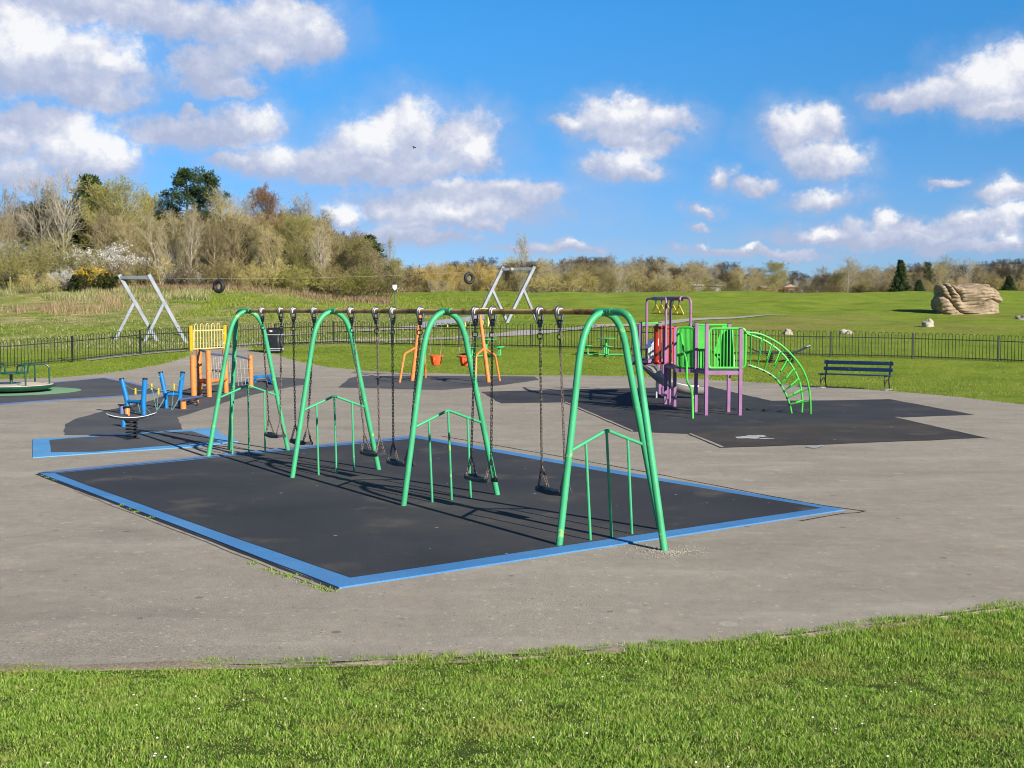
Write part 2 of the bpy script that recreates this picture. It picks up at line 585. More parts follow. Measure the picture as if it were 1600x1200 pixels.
def mat_ground():
    m, nt, b = base_mat('grass_ground')
    co = wpos(nt)
    sx = nd(nt, 'ShaderNodeSeparateXYZ')
    lk(nt, co, sx.inputs[0])
    X, Y = sx.outputs[0], sx.outputs[1]
    ratio = math_n(nt, 'DIVIDE', X, math_n(nt, 'MAXIMUM', Y, 8))
    big = noise_n(nt, co, .07, 5, .6)
    mid = noise_n(nt, co, .45, 6, .65)
    fin = noise_n(nt, co, 7, 5, .7)
    ff = noise_n(nt, co, 38, 3, .7)
    lawn = ramp_n(nt, mid, [(.3, (.115, .18, .017)), (.5, (.185, .25, .025)), (.7, (.255, .295, .044))])
    # rough meadow on the left slope beyond the railings
    straw = ramp_n(nt, mid, [(.32, (.13, .19, .035)), (.45, (.24, .25, .075)), (.56, (.40, .33, .16)), (.75, (.48, .38, .21))])
    left = math_n(nt, 'MULTIPLY', sstep(nt, math_n(nt, 'MULTIPLY', ratio, -1), .02, .16), sstep(nt, Y, 52, 62))
    patch = math_n(nt, 'MULTIPLY', left, math_n(nt, 'MULTIPLY', sstep(nt, big, .42, .60), .85), clamp=True)
    c = mix_n(nt, patch, lawn, straw)
    # worn tan streaks on the right behind the railings
    mp = nd(nt, 'ShaderNodeMapping')
    mp.inputs['Scale'].default_value = (.05, .22, 1)
    lk(nt, co, mp.inputs['Vector'])
    stn = noise_n(nt, mp.outputs[0], 1.0, 5, .6)
    right = math_n(nt, 'MULTIPLY', sstep(nt, ratio, .08, .2), math_n(nt, 'MULTIPLY', sstep(nt, Y, 62, 70), sstep(nt, math_n(nt, 'MULTIPLY', Y, -1), -104, -92)))
    c = mix_n(nt, math_n(nt, 'MULTIPLY', math_n(nt, 'MULTIPLY', sstep(nt, stn, .50, .62), right), .75), c, (.30, .21, .095, 1))
    # yellowing patches everywhere
    c = mix_n(nt, math_n(nt, 'MULTIPLY', sstep(nt, noise_n(nt, co, .9, 4), .56, .75), .5), c, (.19, .19, .05, 1))
    c = mix_n(nt, .75, c, ramp_n(nt, fin, [(.28, (.2, .22, .2)), (.5, (.5, .5, .5)), (.72, (.82, .8, .7))]), 'OVERLAY')
    c = mix_n(nt, .5, c, ramp_n(nt, ff, [(.3, (.25, .25, .25)), (.5, (.5, .5, .5)), (.7, (.8, .8, .75))]), 'OVERLAY')
    # near bank thatch, darkened to paint the shade between the blades
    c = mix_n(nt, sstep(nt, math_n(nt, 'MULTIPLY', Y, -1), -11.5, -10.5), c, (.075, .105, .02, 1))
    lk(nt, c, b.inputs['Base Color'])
    b.inputs['Roughness'].default_value = .95
    b.inputs['Specular IOR Level'].default_value = .1
    h = math_n(nt, 'ADD', math_n(nt, 'MULTIPLY', fin, .6), math_n(nt, 'MULTIPLY', ff, .25))
    tus = math_n(nt, 'MULTIPLY', noise_n(nt, co, 1.3, 4, .6), math_n(nt, 'MULTIPLY', sstep(nt, Y, 56, 66), sstep(nt, math_n(nt, 'MULTIPLY', ratio, -1), -.10, .05)))
    h = math_n(nt, 'ADD', h, math_n(nt, 'MULTIPLY', tus, 4.5))
    lk(nt, bump_n(nt, h, .16, .9), b.inputs['Normal'])
    return m


M['ground'] = mat_ground()


def mat_blades(name, stops, patch=None, transl=.35, pscale=.9):
    m, nt, b = base_mat(name)
    g = nd(nt, 'ShaderNodeNewGeometry')
    c = ramp_n(nt, g.outputs['Random Per Island'], stops)
    if patch:
        k = sstep(nt, noise_n(nt, g.outputs['Position'], pscale, 4, .6), .50, .68)
        c = mix_n(nt, math_n(nt, 'MULTIPLY', k, .7), c, patch)
    lk(nt, c, b.inputs['Base Color'])
    b.inputs['Roughness'].default_value = .6
    b.inputs['Specular IOR Level'].default_value = .2
    t = nd(nt, 'ShaderNodeBsdfTranslucent')
    lk(nt, c, t.inputs['Color'])
    mx = nd(nt, 'ShaderNodeMixShader')
    mx.inputs[0].default_value = transl
    lk(nt, b.outputs[0], mx.inputs[1])
    lk(nt, t.outputs[0], mx.inputs[2])
    lk(nt, mx.outputs[0], nt.nodes['Material Output'].inputs['Surface'])
    return m


M['blade'] = mat_blades('grass_blades', [(0, (.085, .18, .015)), (.35, (.19, .35, .03)), (.7, (.31, .46, .06)), (.9, (.46, .53, .15)), (1, (.58, .50, .27))], (.34, .37, .08, 1), pscale=1.6)
M['lawnblade'] = mat_blades('lawn_blades', [(0, (.125, .195, .018)), (.4, (.22, .29, .028)), (.8, (.31, .36, .052)), (1, (.45, .41, .14))], (.18, .20, .05, 1), pscale=.3)
M['dryblade'] = mat_blades('dry_grass_blades', [(0, (.13, .20, .035)), (.4, (.22, .26, .07)), (.62, (.42, .37, .18)), (1, (.60, .50, .31))], (.13, .20, .035, 1), pscale=.14)
M['dock'] = mat_blades('dead_stalks', [(0, (.20, .13, .07)), (.5, (.32, .22, .12)), (1, (.44, .34, .20))], transl=.2)
M['bracken'] = mat_blades('brown_bracken', [(0, (.18, .11, .06)), (.5, (.30, .20, .12)), (.8, (.38, .28, .17)), (1, (.2, .22, .07))], transl=.25)
M['daisy'] = paint('daisy_white', (.8, .8, .78, 1), .6, dirt=0)


def mat_bark(name, a, b_, c_, sc=1.5):
    m, nt, b = base_mat(name)
    oi = nd(nt, 'ShaderNodeObjectInfo')
    n = noise_n(nt, coord(nt), sc, 4)
    c = ramp_n(nt, n, [(.3, a), (.5, b_), (.7, c_)])
    hs = nd(nt, 'ShaderNodeHueSaturation')
    lk(nt, c, hs.inputs['Color'])
    v = nd(nt, 'ShaderNodeMapRange')
    lk(nt, oi.outputs['Random'], v.inputs['Value'])
    v.inputs['To Min'].default_value = .8
    v.inputs['To Max'].default_value = 1.2
    lk(nt, v.outputs[0], hs.inputs['Value'])
    lk(nt, hs.outputs[0], b.inputs['Base Color'])
    b.inputs['Roughness'].default_value = .85
    b.inputs['Specular IOR Level'].default_value = .15
    return m


M['barkpale'] = mat_bark('pale_bark', (.25, .21, .15), (.37, .32, .24), (.47, .41, .31))
M['barktan'] = mat_bark('tan_bark', (.22, .175, .09), (.37, .30, .17), (.50, .41, .26))
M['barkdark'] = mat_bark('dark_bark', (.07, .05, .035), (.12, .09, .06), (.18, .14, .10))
M['twigtan'] = mat_bark('tan_twigs', (.19, .155, .05), (.30, .25, .09), (.40, .335, .14), .6)
M['twiggrey'] = mat_bark('grey_twigs', (.17, .15, .10), (.27, .24, .165), (.38, .34, .25), .6)
M['twigolive'] = mat_bark('olive_twigs', (.15, .14, .04), (.24, .21, .07), (.32, .28, .11), .6)
M['twigred'] = mat_bark('russet_twigs', (.13, .075, .035), (.19, .11, .055), (.25, .155, .08), .6)
M['twigbrown'] = mat_bark('brown_twigs', (.085, .065, .03), (.14, .11, .05), (.21, .165, .085), .6)
M['twiggold'] = mat_bark('golden_twigs', (.34, .22, .025), (.48, .32, .04), (.54, .39, .08), .6)
M['bud'] = mat_blades('yellow_green_buds', [(0, (.22, .25, .03)), (.5, (.34, .36, .06)), (1, (.45, .45, .12))], transl=.35)
M['leafgreen'] = mat_blades('fresh_green_leaves', [(0, (.09, .105, .016)), (.5, (.165, .18, .028)), (1, (.25, .25, .055))], transl=.35)
M['ivy'] = mat_blades('dark_ivy_leaves', [(0, (.025, .05, .015)), (.5, (.05, .08, .025)), (1, (.09, .12, .04))], transl=.2)
M['blossom'] = mat_blades('white_blossom', [(0, (.55, .53, .48)), (.5, (.72, .70, .64)), (1, (.8, .79, .74))], transl=.3)
M['gorse'] = mat_blades('yellow_gorse_flowers', [(0, (.5, .30, .01)), (.5, (.66, .42, .02)), (1, (.7, .5, .06))], transl=.2)
M['twigshade'] = mat_bark('shade_dark_twigs', (.035, .028, .016), (.06, .048, .026), (.10, .08, .045), .6)  # shade of the deep wood painted into the twig colour
M['needle'] = mat_blades('pine_needles', [(0, (.02, .04, .015)), (.5, (.04, .07, .024)), (1, (.085, .115, .04))], transl=.15)


def mat_rock():
    m, nt, b = base_mat('carved_sandstone')
    co = coord(nt)
    n = noise_n(nt, co, 1.6, 6, .6)
    f = noise_n(nt, co, 14, 5, .7)
    c = ramp_n(nt, n, [(.3, (.20, .14, .085)), (.5, (.30, .22, .14)), (.7, (.40, .31, .205))])
    c = mix_n(nt, .5, c, ramp_n(nt, f, [(.3, (.3, .3, .3)), (.5, (.5, .5, .5)), (.7, (.7, .7, .7))]), 'OVERLAY')
    lk(nt, c, b.inputs['Base Color'])
    b.inputs['Roughness'].default_value = .9
    lk(nt, bump_n(nt, f, .05), b.inputs['Normal'])
    return m


M['rock'] = mat_rock()
# ------------------------------------------------------------------ ground, pavement, rubber surfaces
def axis(parts):
    out = []
    for a, b, st in parts:
        n = max(1, int(round((b - a) / st)))
        out += [a + (b - a) * i / n for i in range(n)]
    out.append(parts[-1][1])
    return np.array(out)


xs = axis([(-2600, -300, 230), (-300, -70, 10), (-70, 70, 1.0), (70, 300, 10), (300, 2600, 230)])
ys = axis([(-60, 3, 4), (3, 11, .25), (11, 40, 1), (40, 60, .4), (60, 150, 1), (150, 420, 6), (420, 3000, 120)])
gx, gy = np.meshgrid(xs, ys)
gz = Z(gx, gy)
nx, ny = len(xs), len(ys)
idx = np.arange(nx * ny).reshape(ny, nx)
q = np.stack([idx[:-1, :-1], idx[:-1, 1:], idx[1:, 1:], idx[1:, :-1]], -1).reshape(-1, 4)
ground = np_mesh('ground', np.stack([gx, gy, gz], -1).reshape(-1, 3), q.ravel(), np.full(len(q), 4), M['ground'])
ground.data.shade_smooth()
tag(ground, 'mown green grass ground rising to a long bank behind the playground', 'ground', kind='structure')


def densify(pts, step, jit=0.0, seed=1, closed=True):
    r_ = random.Random(seed)
    out = []
    n = len(pts)
    for i in range(n if closed else n - 1):
        a, b = Vector(pts[i][:2]), Vector(pts[(i + 1) % n][:2])
        k = max(1, int((b - a).length / step))
        nr = Vector((-(b - a).y, (b - a).x)).normalized() if (b - a).length > 0 else Vector((0, 0))
        for j in range(k):
            p = a + (b - a) * j / k
            if j and jit:
                p += nr * r_.uniform(-jit, jit)
            out.append(p)
    if not closed: out.append(Vector(pts[-1][:2]))
    return out


def sheet(name, pts, off, mat, step=1.0, grid=1.5, jit=0.0, parent=None, thick=0.0, seed=1):
    """flat sheet following the ground inside an outline"""
    b = densify(pts, step, jit, seed)
    n = len(b)
    x0, x1 = min(p.x for p in b), max(p.x for p in b)
    y0, y1 = min(p.y for p in b), max(p.y for p in b)
    co = [Vector((p.x, p.y)) for p in b]
    gxn, gyn = int((x1 - x0) / grid), int((y1 - y0) / grid)
    if gxn * gyn < 20000:
        for i in range(1, gxn):
            for j in range(1, gyn):
                co.append(Vector((x0 + i * grid + .013, y0 + j * grid + .017)))
    ed = [(i, (i + 1) % n) for i in range(n)]
    vo, eo, fo, ov, oe, of = delaunay_2d_cdt(co, ed, [], 1, 1e-5)
    vs = [(p.x, p.y, zf(p.x, p.y) + off) for p in vo]
    fs = []
    for f in fo:
        a, c, d = (vo[i] for i in f[:3])
        cr = (c.x - a.x) * (d.y - a.y) - (c.y - a.y) * (d.x - a.x)
        fs.append(tuple(f) if cr > 0 else tuple(reversed(f)))
    m = MB()
    m.add(vs, fs)
    if thick:
        bb = [(p.x, p.y, zf(p.x, p.y) + off) for p in b] + [(p.x, p.y, zf(p.x, p.y) + off - thick) for p in b]
        area = sum(b[i].x * b[(i + 1) % n].y - b[(i + 1) % n].x * b[i].y for i in range(n))
        ss = [((i, n + i, n + (i + 1) % n, (i + 1) % n) if area > 0 else (i, (i + 1) % n, n + (i + 1) % n, n + i)) for i in range(n)]
        m.add(bb, ss)
    return m.build(name, mat, parent, smooth=False)


def pxs(lst):
    return [G(u, v) for u, v in lst]


near_px = [(-330, 1046), (0, 1043), (100, 1045), (200, 1042), (300, 1040), (400, 1040), (500, 1037), (600, 1033), (720, 1029),
           (850, 1022), (1000, 1013), (1150, 1002), (1300, 985), (1450, 966), (1600, 945), (1800, 905)]
near_w = pxs(near_px)
far_px = [(1760, 668), (1600, 633), (1500, 621), (1390, 611), (1300, 605), (1200, 599), (1100, 593), (1000, 589), (900, 587), (800, 587),
          (700, 584), (630, 583.5), (590, 581), (542, 577), (515, 574), (492, 570), (470, 566), (452, 561), (438, 556), (424, 552.5), (404, 551), (392, 547), (388, 541.5),
          (297, 547.5), (296, 556), (280, 562), (250, 570), (200, 579), (160, 584), (100, 590), (50, 592), (0, 593), (-330, 600)]
outline = near_w + pxs(far_px)
tag(sheet('pavement', outline, .012, M['asphalt'], step=.5, grid=1.2, jit=.045, seed=3), 'grey tarmac pavement of the playground', 'pavement', kind='structure')

near_xy = sorted([(p.x, p.y) for p in near_w])
NEX = np.array([p[0] for p in near_xy])
NEY = np.array([p[1] for p in near_xy])

# bare soil edge along the near grass
soil = []
for p in densify(near_w, .22, 0, closed=False):
    soil.append(p)
r_ = random.Random(5)
up = [Vector((p.x, p.y + -.09 + .20 * max(0, mnoise.noise(Vector((p.x * 1.7, 2, 0)))) + .10 * mnoise.noise(Vector((p.x * 6, 5, 0))) + r_.uniform(0, .04) + .10 * max(0, min(1, (-1.6 - p.x) / 1.2)))) for p in soil]
sm = MB()
n_ = len(soil)
rows = [[(p.x, p.y, zf(p.x, p.y) + .018) for p in up], [(p.x, min(p.y, u_.y - .01), zf(p.x, p.y) + .018) for p, u_ in zip(soil, up)], [(p.x, p.y - .07, zf(p.x, p.y - .07) + .010) for p in soil], [(p.x, p.y - .14, zf(p.x, p.y - .14) - .012) for p in soil]]
sgn = 1 if soil[-1].x > soil[0].x else -1
for r0, r1 in zip(rows[:-1], rows[1:]):
    b_ = len(sm.v)
    sm.v.extend(r0 + r1)
    for i in range(n_ - 1):
        f = (b_ + i, b_ + n_ + i, b_ + n_ + i + 1, b_ + i + 1)
        sm.f.append(f if sgn > 0 else f[::-1])
tag(sm.build('soil', M['soil'], smooth=False), 'bare brown soil worn along the near grass edge', 'soil', kind='structure')

OFF = .012


def surface(name, label, outer, inner, mo, mi, thick=.014, off=OFF + .014):
    """rubber safety surface: coloured border sheet with the dark field laid on it"""
    if outer:
        b = sheet(name, outer, off, mo, step=.7, grid=1.5, thick=thick, jit=.008)
        tag(b, label, 'rubber surface', kind='structure')
        f = sheet('field', inner, off + .004, mi, step=.7, grid=1.5, parent=b, jit=.012)
        return b
    b = sheet(name, inner, off, mi, step=.35, grid=1.5, thick=thick, jit=.025)
    return tag(b, label, 'rubber surface', kind='structure')


# swing surface
so = pxs([(530, 922), (800, 880), (1320, 799), (985, 741), (650, 682), (400, 707), (60, 741), (275, 823)])
si = pxs([(548, 907), (800, 869), (1284, 797), (985, 747), (651, 687), (400, 711), (87, 742.5), (300, 820)])
surf = surface('rubber_surface', 'black rubber surface with blue border beneath the green swings', so, si, M['matblue'], M['matblack'])
far_edge = pxs([(60, 741), (400, 707), (650, 682), (650.5, 685.5), (400, 709.5), (84, 742)])
sheet('faded_edge', far_edge, OFF + .022, M['matfade'], step=.7, grid=3, parent=surf)
# dark gap and concrete edging beside its left border
gp = pxs([(529, 922.5), (400, 872), (275, 823.5), (60, 741.5), (55, 742.5), (272, 827), (398, 876), (524, 926)])
tag(sheet('gap', gp, OFF + .004, M['gap'], step=.4, grid=5, jit=.006), 'dark gap beside the blue border of the swing surface', 'gap', kind='structure')
ke = pxs([(524, 926), (398, 876), (272, 827), (120, 768), (115, 768), (269, 829), (394, 878), (519, 928)])
tag(sheet('edging', ke, OFF + .007, M['concrete'], step=.5, grid=5, jit=.012), 'thin concrete edging strip beside the swing surface', 'edging', kind='structure')
# repaired trench lines in the tarmac, right of the swings


def strip(name, label, line, w, mat, off, cat):
    c = pxs(line)
    L, Rr = [], []
    for i, p in enumerate(c):
        t = (c[min(i + 1, len(c) - 1)] - c[max(i - 1, 0)])
        n = Vector((-t.y, t.x)).normalized()
        L.append(Vector((p.x, p.y)) + n * w / 2)
        Rr.append(Vector((p.x, p.y)) - n * w / 2)
    return tag(sheet(name, L + Rr[::-1], off, mat, step=.3, grid=6, jit=.009), label, cat, kind='structure')


strip('gap', 'thin dark crack in the tarmac behind the swing surface', [(690, 682.5), (850, 710), (1000, 737), (1200, 776), (1290, 792), (1352, 800.5)], .028, M['gap'], OFF + .004, 'gap')
strip('gap', 'short dark crack at the right corner of the swing surface', [(1353, 800), (1340, 803), (1318, 804), (1250, 816)], .03, M['gap'], OFF + .0045, 'gap')
strip('edging', 'pale worn edge along the right tip of the brown lobe', [(1400, 653), (1470, 669), (1545, 686)], .10, M['concrete'], OFF + .013, 'edging')

# spring rocker surface
po = pxs([(51, 717), (150, 710), (300, 700), (372, 691), (345, 680), (338, 670), (180, 681), (51, 688)])
pi_ = pxs([(80, 709), (150, 708), (240, 700), (330, 694), (342, 690), (300, 676), (240, 678.5), (180, 683), (110, 686.5), (77, 690)])
surf = surface('rubber_surface', 'grey rubber surface with sky blue border under the spring rocker', po, pi_, M['matsky'], M['matgrey'])
# agility trail surface (odd shape)
tr = pxs([(100, 681), (102, 664), (122, 654), (172, 641), (235, 627), (262, 617), (300, 606), (345, 601), (430, 590), (480, 593), (478, 601),
          (430, 610), (380, 621), (345, 632), (310, 643), (277, 653), (285, 672), (180, 681)])
surface('rubber_surface', 'dark grey rubber surface curving beneath the agility trail', None, tr, None, M['matgrey'], off=OFF + .006, thick=.004)
# roundabout surface
ro = pxs([(-90, 641), (0, 634), (100, 626), (240, 617.5), (262, 612), (206, 598), (163, 590.5), (100, 596), (0, 605.5), (-90, 612)])
ri = pxs([(-90, 638), (0, 631.5), (100, 624), (236, 616), (252, 612), (204, 600), (162, 591.5), (100, 597.5), (0, 607), (-90, 614)])
rs = surface('rubber_surface', 'grey rubber surface with faded blue edge around the roundabout', ro, ri, M['matfade'], M['matgrey'], off=OFF + .006, thick=.004)
RC = G(18, 613)
RC.z = 0
sheet('ring', [(RC.x + 1.98 * math.cos(a * math.pi / 24), RC.y + 1.98 * math.sin(a * math.pi / 24)) for a in range(48)], OFF + .016, M['matpale'], step=1, grid=4, parent=rs)
# toddler swing surface
to = pxs([(528, 606), (690, 610), (780, 603), (842, 594), (835, 589), (720, 588), (560, 588), (545, 592)])
surface('rubber_surface', 'worn dark surface beneath the orange toddler swing', None, to, None, M['matgrey'], off=OFF + .006, thick=.004)
# climbing frame surface with two lobes
cl = pxs([(752, 613), (783, 631), (880, 629.5), (990, 675.5), (1076, 679), (1127, 701), (1330, 694), (1536, 685.5), (1402, 653.5), (1522, 649), (1390, 624.5),
          (1300, 626.5), (1205, 627), (1165, 618), (1106, 604), (1000, 607), (900, 609)])
surface('rubber_surface', 'black rubber surface with pointed lobes under the climbing frame', None, cl, None, M['matblack'], off=OFF + .006, thick=.004)
cb = pxs([(1076, 679), (1127, 701), (1330, 694), (1536, 685.5), (1405, 654.5), (1330, 662), (1200, 667), (1100, 676)])
tag(sheet('worn_patch', cb, OFF + .010, M['matbrown'], step=.4, grid=1, jit=.06), 'brownish worn front lobe of the climbing frame surface', 'rubber surface', kind='structure')
for lab, a in (('long pale edging strip in front of the climbing frame surface', [(884, 629), (990, 674.5), (987, 675.6), (881, 629.8)]),
               ('short pale edging strip at the brown lobe of the climbing surface', [(1080, 679), (1131, 700), (1127, 701.3), (1076, 679.6)])):
    tag(sheet('edging', pxs(a), OFF + .014, M['concrete'], step=.5, grid=5, jit=.01), lab, 'edging', kind='structure')
pm = None
for i_, (u, v, a, b_, tilt) in enumerate(((1166, 685.5, .36, .26, 0), (1189, 683.2, .16, .22, 0), (1198, 687.3, .20, .10, 0), (1178, 683.4, .20, .16, 0), (1270, 700, .17, .2, 0), (1281, 698.5, .09, .22, .4))):
    c0 = G(u, v)
    mk = []
    for k in range(22):
        t = k / 22 * 2 * math.pi
        rr = .75 + .5 * mnoise.noise(Vector((math.cos(t) * 1.8 + i_, math.sin(t) * 1.8, 3.3)))
        x, y = a * rr * math.cos(t), b_ * rr * math.sin(t)
        mk.append((c0.x + x + tilt * y, c0.y + y))
    lift = OFF + (.015 if i_ < 4 else .006) + .001 * i_
    if i_ in (0, 4):
        pm = sheet('paint_mark', mk, lift, M['chalk'], step=.15, grid=3, jit=.02)
        tag(pm, 'splash of white paint on the brown rubber lobe' if i_ == 0 else 'small white paint blot on the tarmac before the lobe', 'paint mark', kind='structure')
    else:
        sheet('splash', mk, lift, M['chalk'], step=.15, grid=3, jit=.02, parent=pm)


# paths beyond the railings
def path(label, line, widths, mat, off=.02):
    c = pxs(line)
    L, Rr = [], []
    for i, p in enumerate(c):
        t = (c[min(i + 1, len(c) - 1)] - c[max(i - 1, 0)])
        n = Vector((-t.y, t.x)).normalized()
        w = widths if not hasattr(widths, '__len__') else widths[i]
        L.append(Vector((p.x, p.y)) + n * w / 2)
        Rr.append(Vector((p.x, p.y)) - n * w / 2)
    return tag(sheet('path', L + Rr[::-1], off, mat, step=1, grid=1.2, jit=.05), label, 'path', kind='structure')


path('pale tarmac path climbing right across the field behind the railings', [(330, 541), (400, 538), (480, 535), (600, 532), (700, 529), (800, 523), (880, 515.5), (960, 508.5), (1060, 502), (1150, 497), (1235, 492.5)],
     [1.9, 1.9, 1.8, 1.8, 1.9, 2.3, 2.6, 2.6, 2.2, 1.8, 1.0], M['path'], off=.035)
path('narrow gravel path leading to the zip wire ramp', [(420, 526), (500, 521), (580, 517), (640, 513.5), (668, 510)], 1.6, M['path'], off=.05)
# ------------------------------------------------------------------ swings
E1 = Vector((-.599, .801, 0))
E2 = Vector((.801, .599, 0))
UP = Vector((0, 0, 1))
M4 = Vector((1.082, 12.738, 0))
TF = [0, 3.11, 6.22, 9.35]
ZB = 2.47
GZ = OFF + .016

sf = thing('swing_set', 'long green tubular swing frame of four arches under a rusty top bar', 'swing frame', M4)


def shift(t, z=3.0):
    # the old frame leans a little at its near end
    return E2 * (-.125 * (1 - t / 9.35) * min(1.0, z / 1.9))


def onbar(t):
    return M4 + E1 * t + shift(t) + UP * ZB


MB().tube([onbar(t) for t in np.linspace(.12, 9.23, 30)], .031, 12).build('top_bar', M['rust'], sf, True)
for t in TF:
    c = M4 + E1 * t
    half = [(-.735, 0), (-.345, 1.96), (-.315, 2.10), (-.27, 2.24), (-.205, 2.355), (-.115, 2.435), (0, 2.468)]
    prof = half + [(-a, b) for a, b in half[:-1]][::-1]
    pts = [c + E2 * a + UP * max(b, GZ - .02) + shift(t, b) for a, b in prof]
    fine = fillet(pts, .06, 3)
    ar = MB().tube(fine, .0375, 14).build('arch', M['green'], sf, True)
    MB().tube([onbar(t) - E1 * .13, onbar(t) + E1 * .13], .041, 14).build('sleeve', M['green'], ar, True)
    for k in (-.09, 0, .09):
        b0 = onbar(t) + E1 * k - E2 * .044
        MB().tube([b0, b0 - E2 * .016], .012, 6).build('bolt', M['clamp'], ar, True)
    ja, jb, jt = c - E2 * .545 + UP * 1.0 + shift(t, 1.0), c + E2 * .545 + UP * 1.0 + shift(t, 1.0), c + UP * 1.2 + shift(t, 1.2)
    rail = MB().tube(fillet([ja, jt, jb], .03, 2), .018, 10).build('guard_rail', M['green'], sf, True)
    for k in (-.30, 0, .30):
        zt = 1.2 - abs(k) * .2 / .545
        b0 = c + E2 * k
        MB().tube([b0 + UP * (GZ - .01), b0 + UP * (zt - .01) + shift(t, zt)], .015, 8).build('upright', M['green'], rail, True)
for t, s in ((0, -1), (9.35, 1)):
    c = M4 + E1 * t
    e = E1 * s
    pts = [onbar(t), c + e * .43 + UP * ZB + shift(t), c + e * .82 + UP * 0]
    MB().tube(fillet(pts, .23, 9), .0375, 14).build('brace', M['green'], sf, True)


def link_mesh(mb, p, qq, pitch=.044, w=.0145, r=.0055, ph=0):
    p, qq = Vector(p), Vector(qq)
    d = qq - p
    n = max(2, int(d.length / pitch))
    dn = d.normalized()
    s1 = dn.orthogonal().normalized()
    s2 = dn.cross(s1)
    hl = d.length / n * .5 + r * 1.6
    for i in range(n):
        c = p + d * (i + .5) / n
        s = (s1 + s2).normalized() if (i + ph) % 2 == 0 else (s1 - s2).normalized()
        pts = [c + dn * a * hl + s * b * w for a, b in ((-1, -.35), (-.7, -.9), (.7, -.9), (1, -.35), (1, .35), (.7, .9), (-.7, .9), (-1, .35))]
        mb.tube(pts, r, 4, closed=True)


def make_swing(w, label):
    """seat hung on two chains; local x runs along the bar, origin on the bar axis"""
    root = thing('swing', label, 'swing')
    for s in (-1, 1):
        h = MB()
        pts = [(s * w / 2, .052 * math.cos(a), .052 * math.sin(a)) for a in np.linspace(-.6, math.pi + .6, 12)]
        h.tube(pts, .02, 8)
        h.tube([(s * w / 2, -.052, -.02), (s * w / 2, -.022, -.14)], [.02, .013], 8)
        h.tube([(s * w / 2, .052, -.02), (s * w / 2, .022, -.14)], [.02, .013], 8)
        h.tube([(s * w / 2 - .045, 0, -.10), (s * w / 2 + .045, 0, -.10)], .012, 6)
        h.box((s * w / 2, 0, -.15), (.035, .05, .06), bev=.006)
        hg = h.build('hanger', M['clamp'], root)
        MB().tube([(s * w / 2 - .03, 0, 0), (s * w / 2 + .03, 0, 0)], .047, 12).build('bushing', M['bushing'], hg)
        k = MB()
        link_mesh(k, (s * w / 2, 0, -.17), (s * w / 2, 0, -.25), r=.006, w=.014)
        k.tube([(s * w / 2 + .034 * math.cos(a) * .3, .034 * math.cos(a), -.28 + .034 * math.sin(a)) for a in np.linspace(0, 6.283, 13)[:-1]], .0075, 5, closed=True)
        sp = Vector((s * .212, 0, -1.79))
        link_mesh(k, (s * w / 2, 0, -.31), sp)
        for fb in (-1, 1):
            link_mesh(k, sp, (s * .2, fb * .07, -2.03), pitch=.03)
        k.build('chain', M['chain'], root)
    # curved rubber seat
    vs, fs = [], []
    nx_, prof = 12, [(-.088, -.030), (-.088, -.004), (-.078, .010), (-.03, .012), (.03, .012), (.078, .010), (.088, -.004), (.088, -.030), (.03, -.024), (-.03, -.024)]
    n = len(prof)
    for i in range(nx_ + 1):
        x = -.25 + .5 * i / nx_
        e = abs(x) / .25
        zz = -2.055 + .025 * e * e
        k = 1 - .12 * max(0, e - .8) / .2
        for (y, z) in prof:
            vs.append((x, y * k, zz + z * (1.25 if e > .75 else 1)))
    for i in range(nx_):
        for j in range(n):
            j2 = (j + 1) % n
            fs.append((i * n + j, (i + 1) * n + j, (i + 1) * n + j2, i * n + j2))
    fs.append(tuple(range(n)))
    fs.append(tuple(nx_ * n + j for j in range(n - 1, -1, -1)))
    seat = MB().add(vs, fs).build('seat', M['rubber'], root)
    for s in (-1, 1):
        for fb in (-1, 1):
            MB().box((s * .2, fb * .07, -2.028), (.045, .022, .03), bev=.004).build('bracket', M['clamp'], seat)
    return root


wide = make_swing(.70, '')
slim = make_swing(.36, '')
wl = [(slim, .95, 'black rubber swing seat hanging beside the nearest green arch', -2.0), (slim, 2.25, 'black rubber swing seat hanging just in front of the third green arch', 1.5),
      (wide, 4.08, 'black rubber swing seat partly hidden behind the third arch leg', 3.0), (wide, 5.28, 'black rubber swing seat hanging against the second arch right leg', -4.0),
      (wide, 7.18, 'black rubber swing seat overlapping the second arch left leg', 2.0), (wide, 8.37, 'farthest black rubber swing seat beside the first arch', -1.0)]
used = set()
AZ = math.atan2(E1.y, E1.x)
for proto, t, lab, sw in wl:
    o = proto if proto not in used else copy_tree(proto)
    used.add(proto)
    o.location = onbar(t)
    o.rotation_euler = (R(sw), 0, AZ)
    tag(o, lab, 'swing', 'swings on the green frame')

# stones around the outer brace foot
gs = MB()
fc = M4 - E1 * .86
r_ = random.Random(11)
for k in range(520):
    a, rr = r_.uniform(0, 6.283), abs(r_.gauss(0, .19))
    p = fc + Vector((rr * math.cos(a) * 1.25 + .02, rr * math.sin(a) * .95 - .05, 0))
    s = r_.uniform(.004, .013)
    x, y = p.x, p.y
    rot = Matrix.Rotation(r_.uniform(0, 3), 3, 'Z')
    vs = [Vector((x, y, .012 + s * .3)) + rot @ Vector(d) * s for d in ((1, 0, 0), (0, 1.2, 0), (-1, .2, 0), (0, -.9, 0), (.1, .1, .7), (0, 0, -.6))]
    gs.add(vs, [(0, 1, 4), (1, 2, 4), (2, 3, 4), (3, 0, 4), (1, 0, 5), (2, 1, 5), (3, 2, 5), (0, 3, 5)])
tag(gs.build('gravel', M['concrete'], smooth=False), 'loose pale gravel around the foot of the nearest swing brace', 'gravel', kind='stuff')


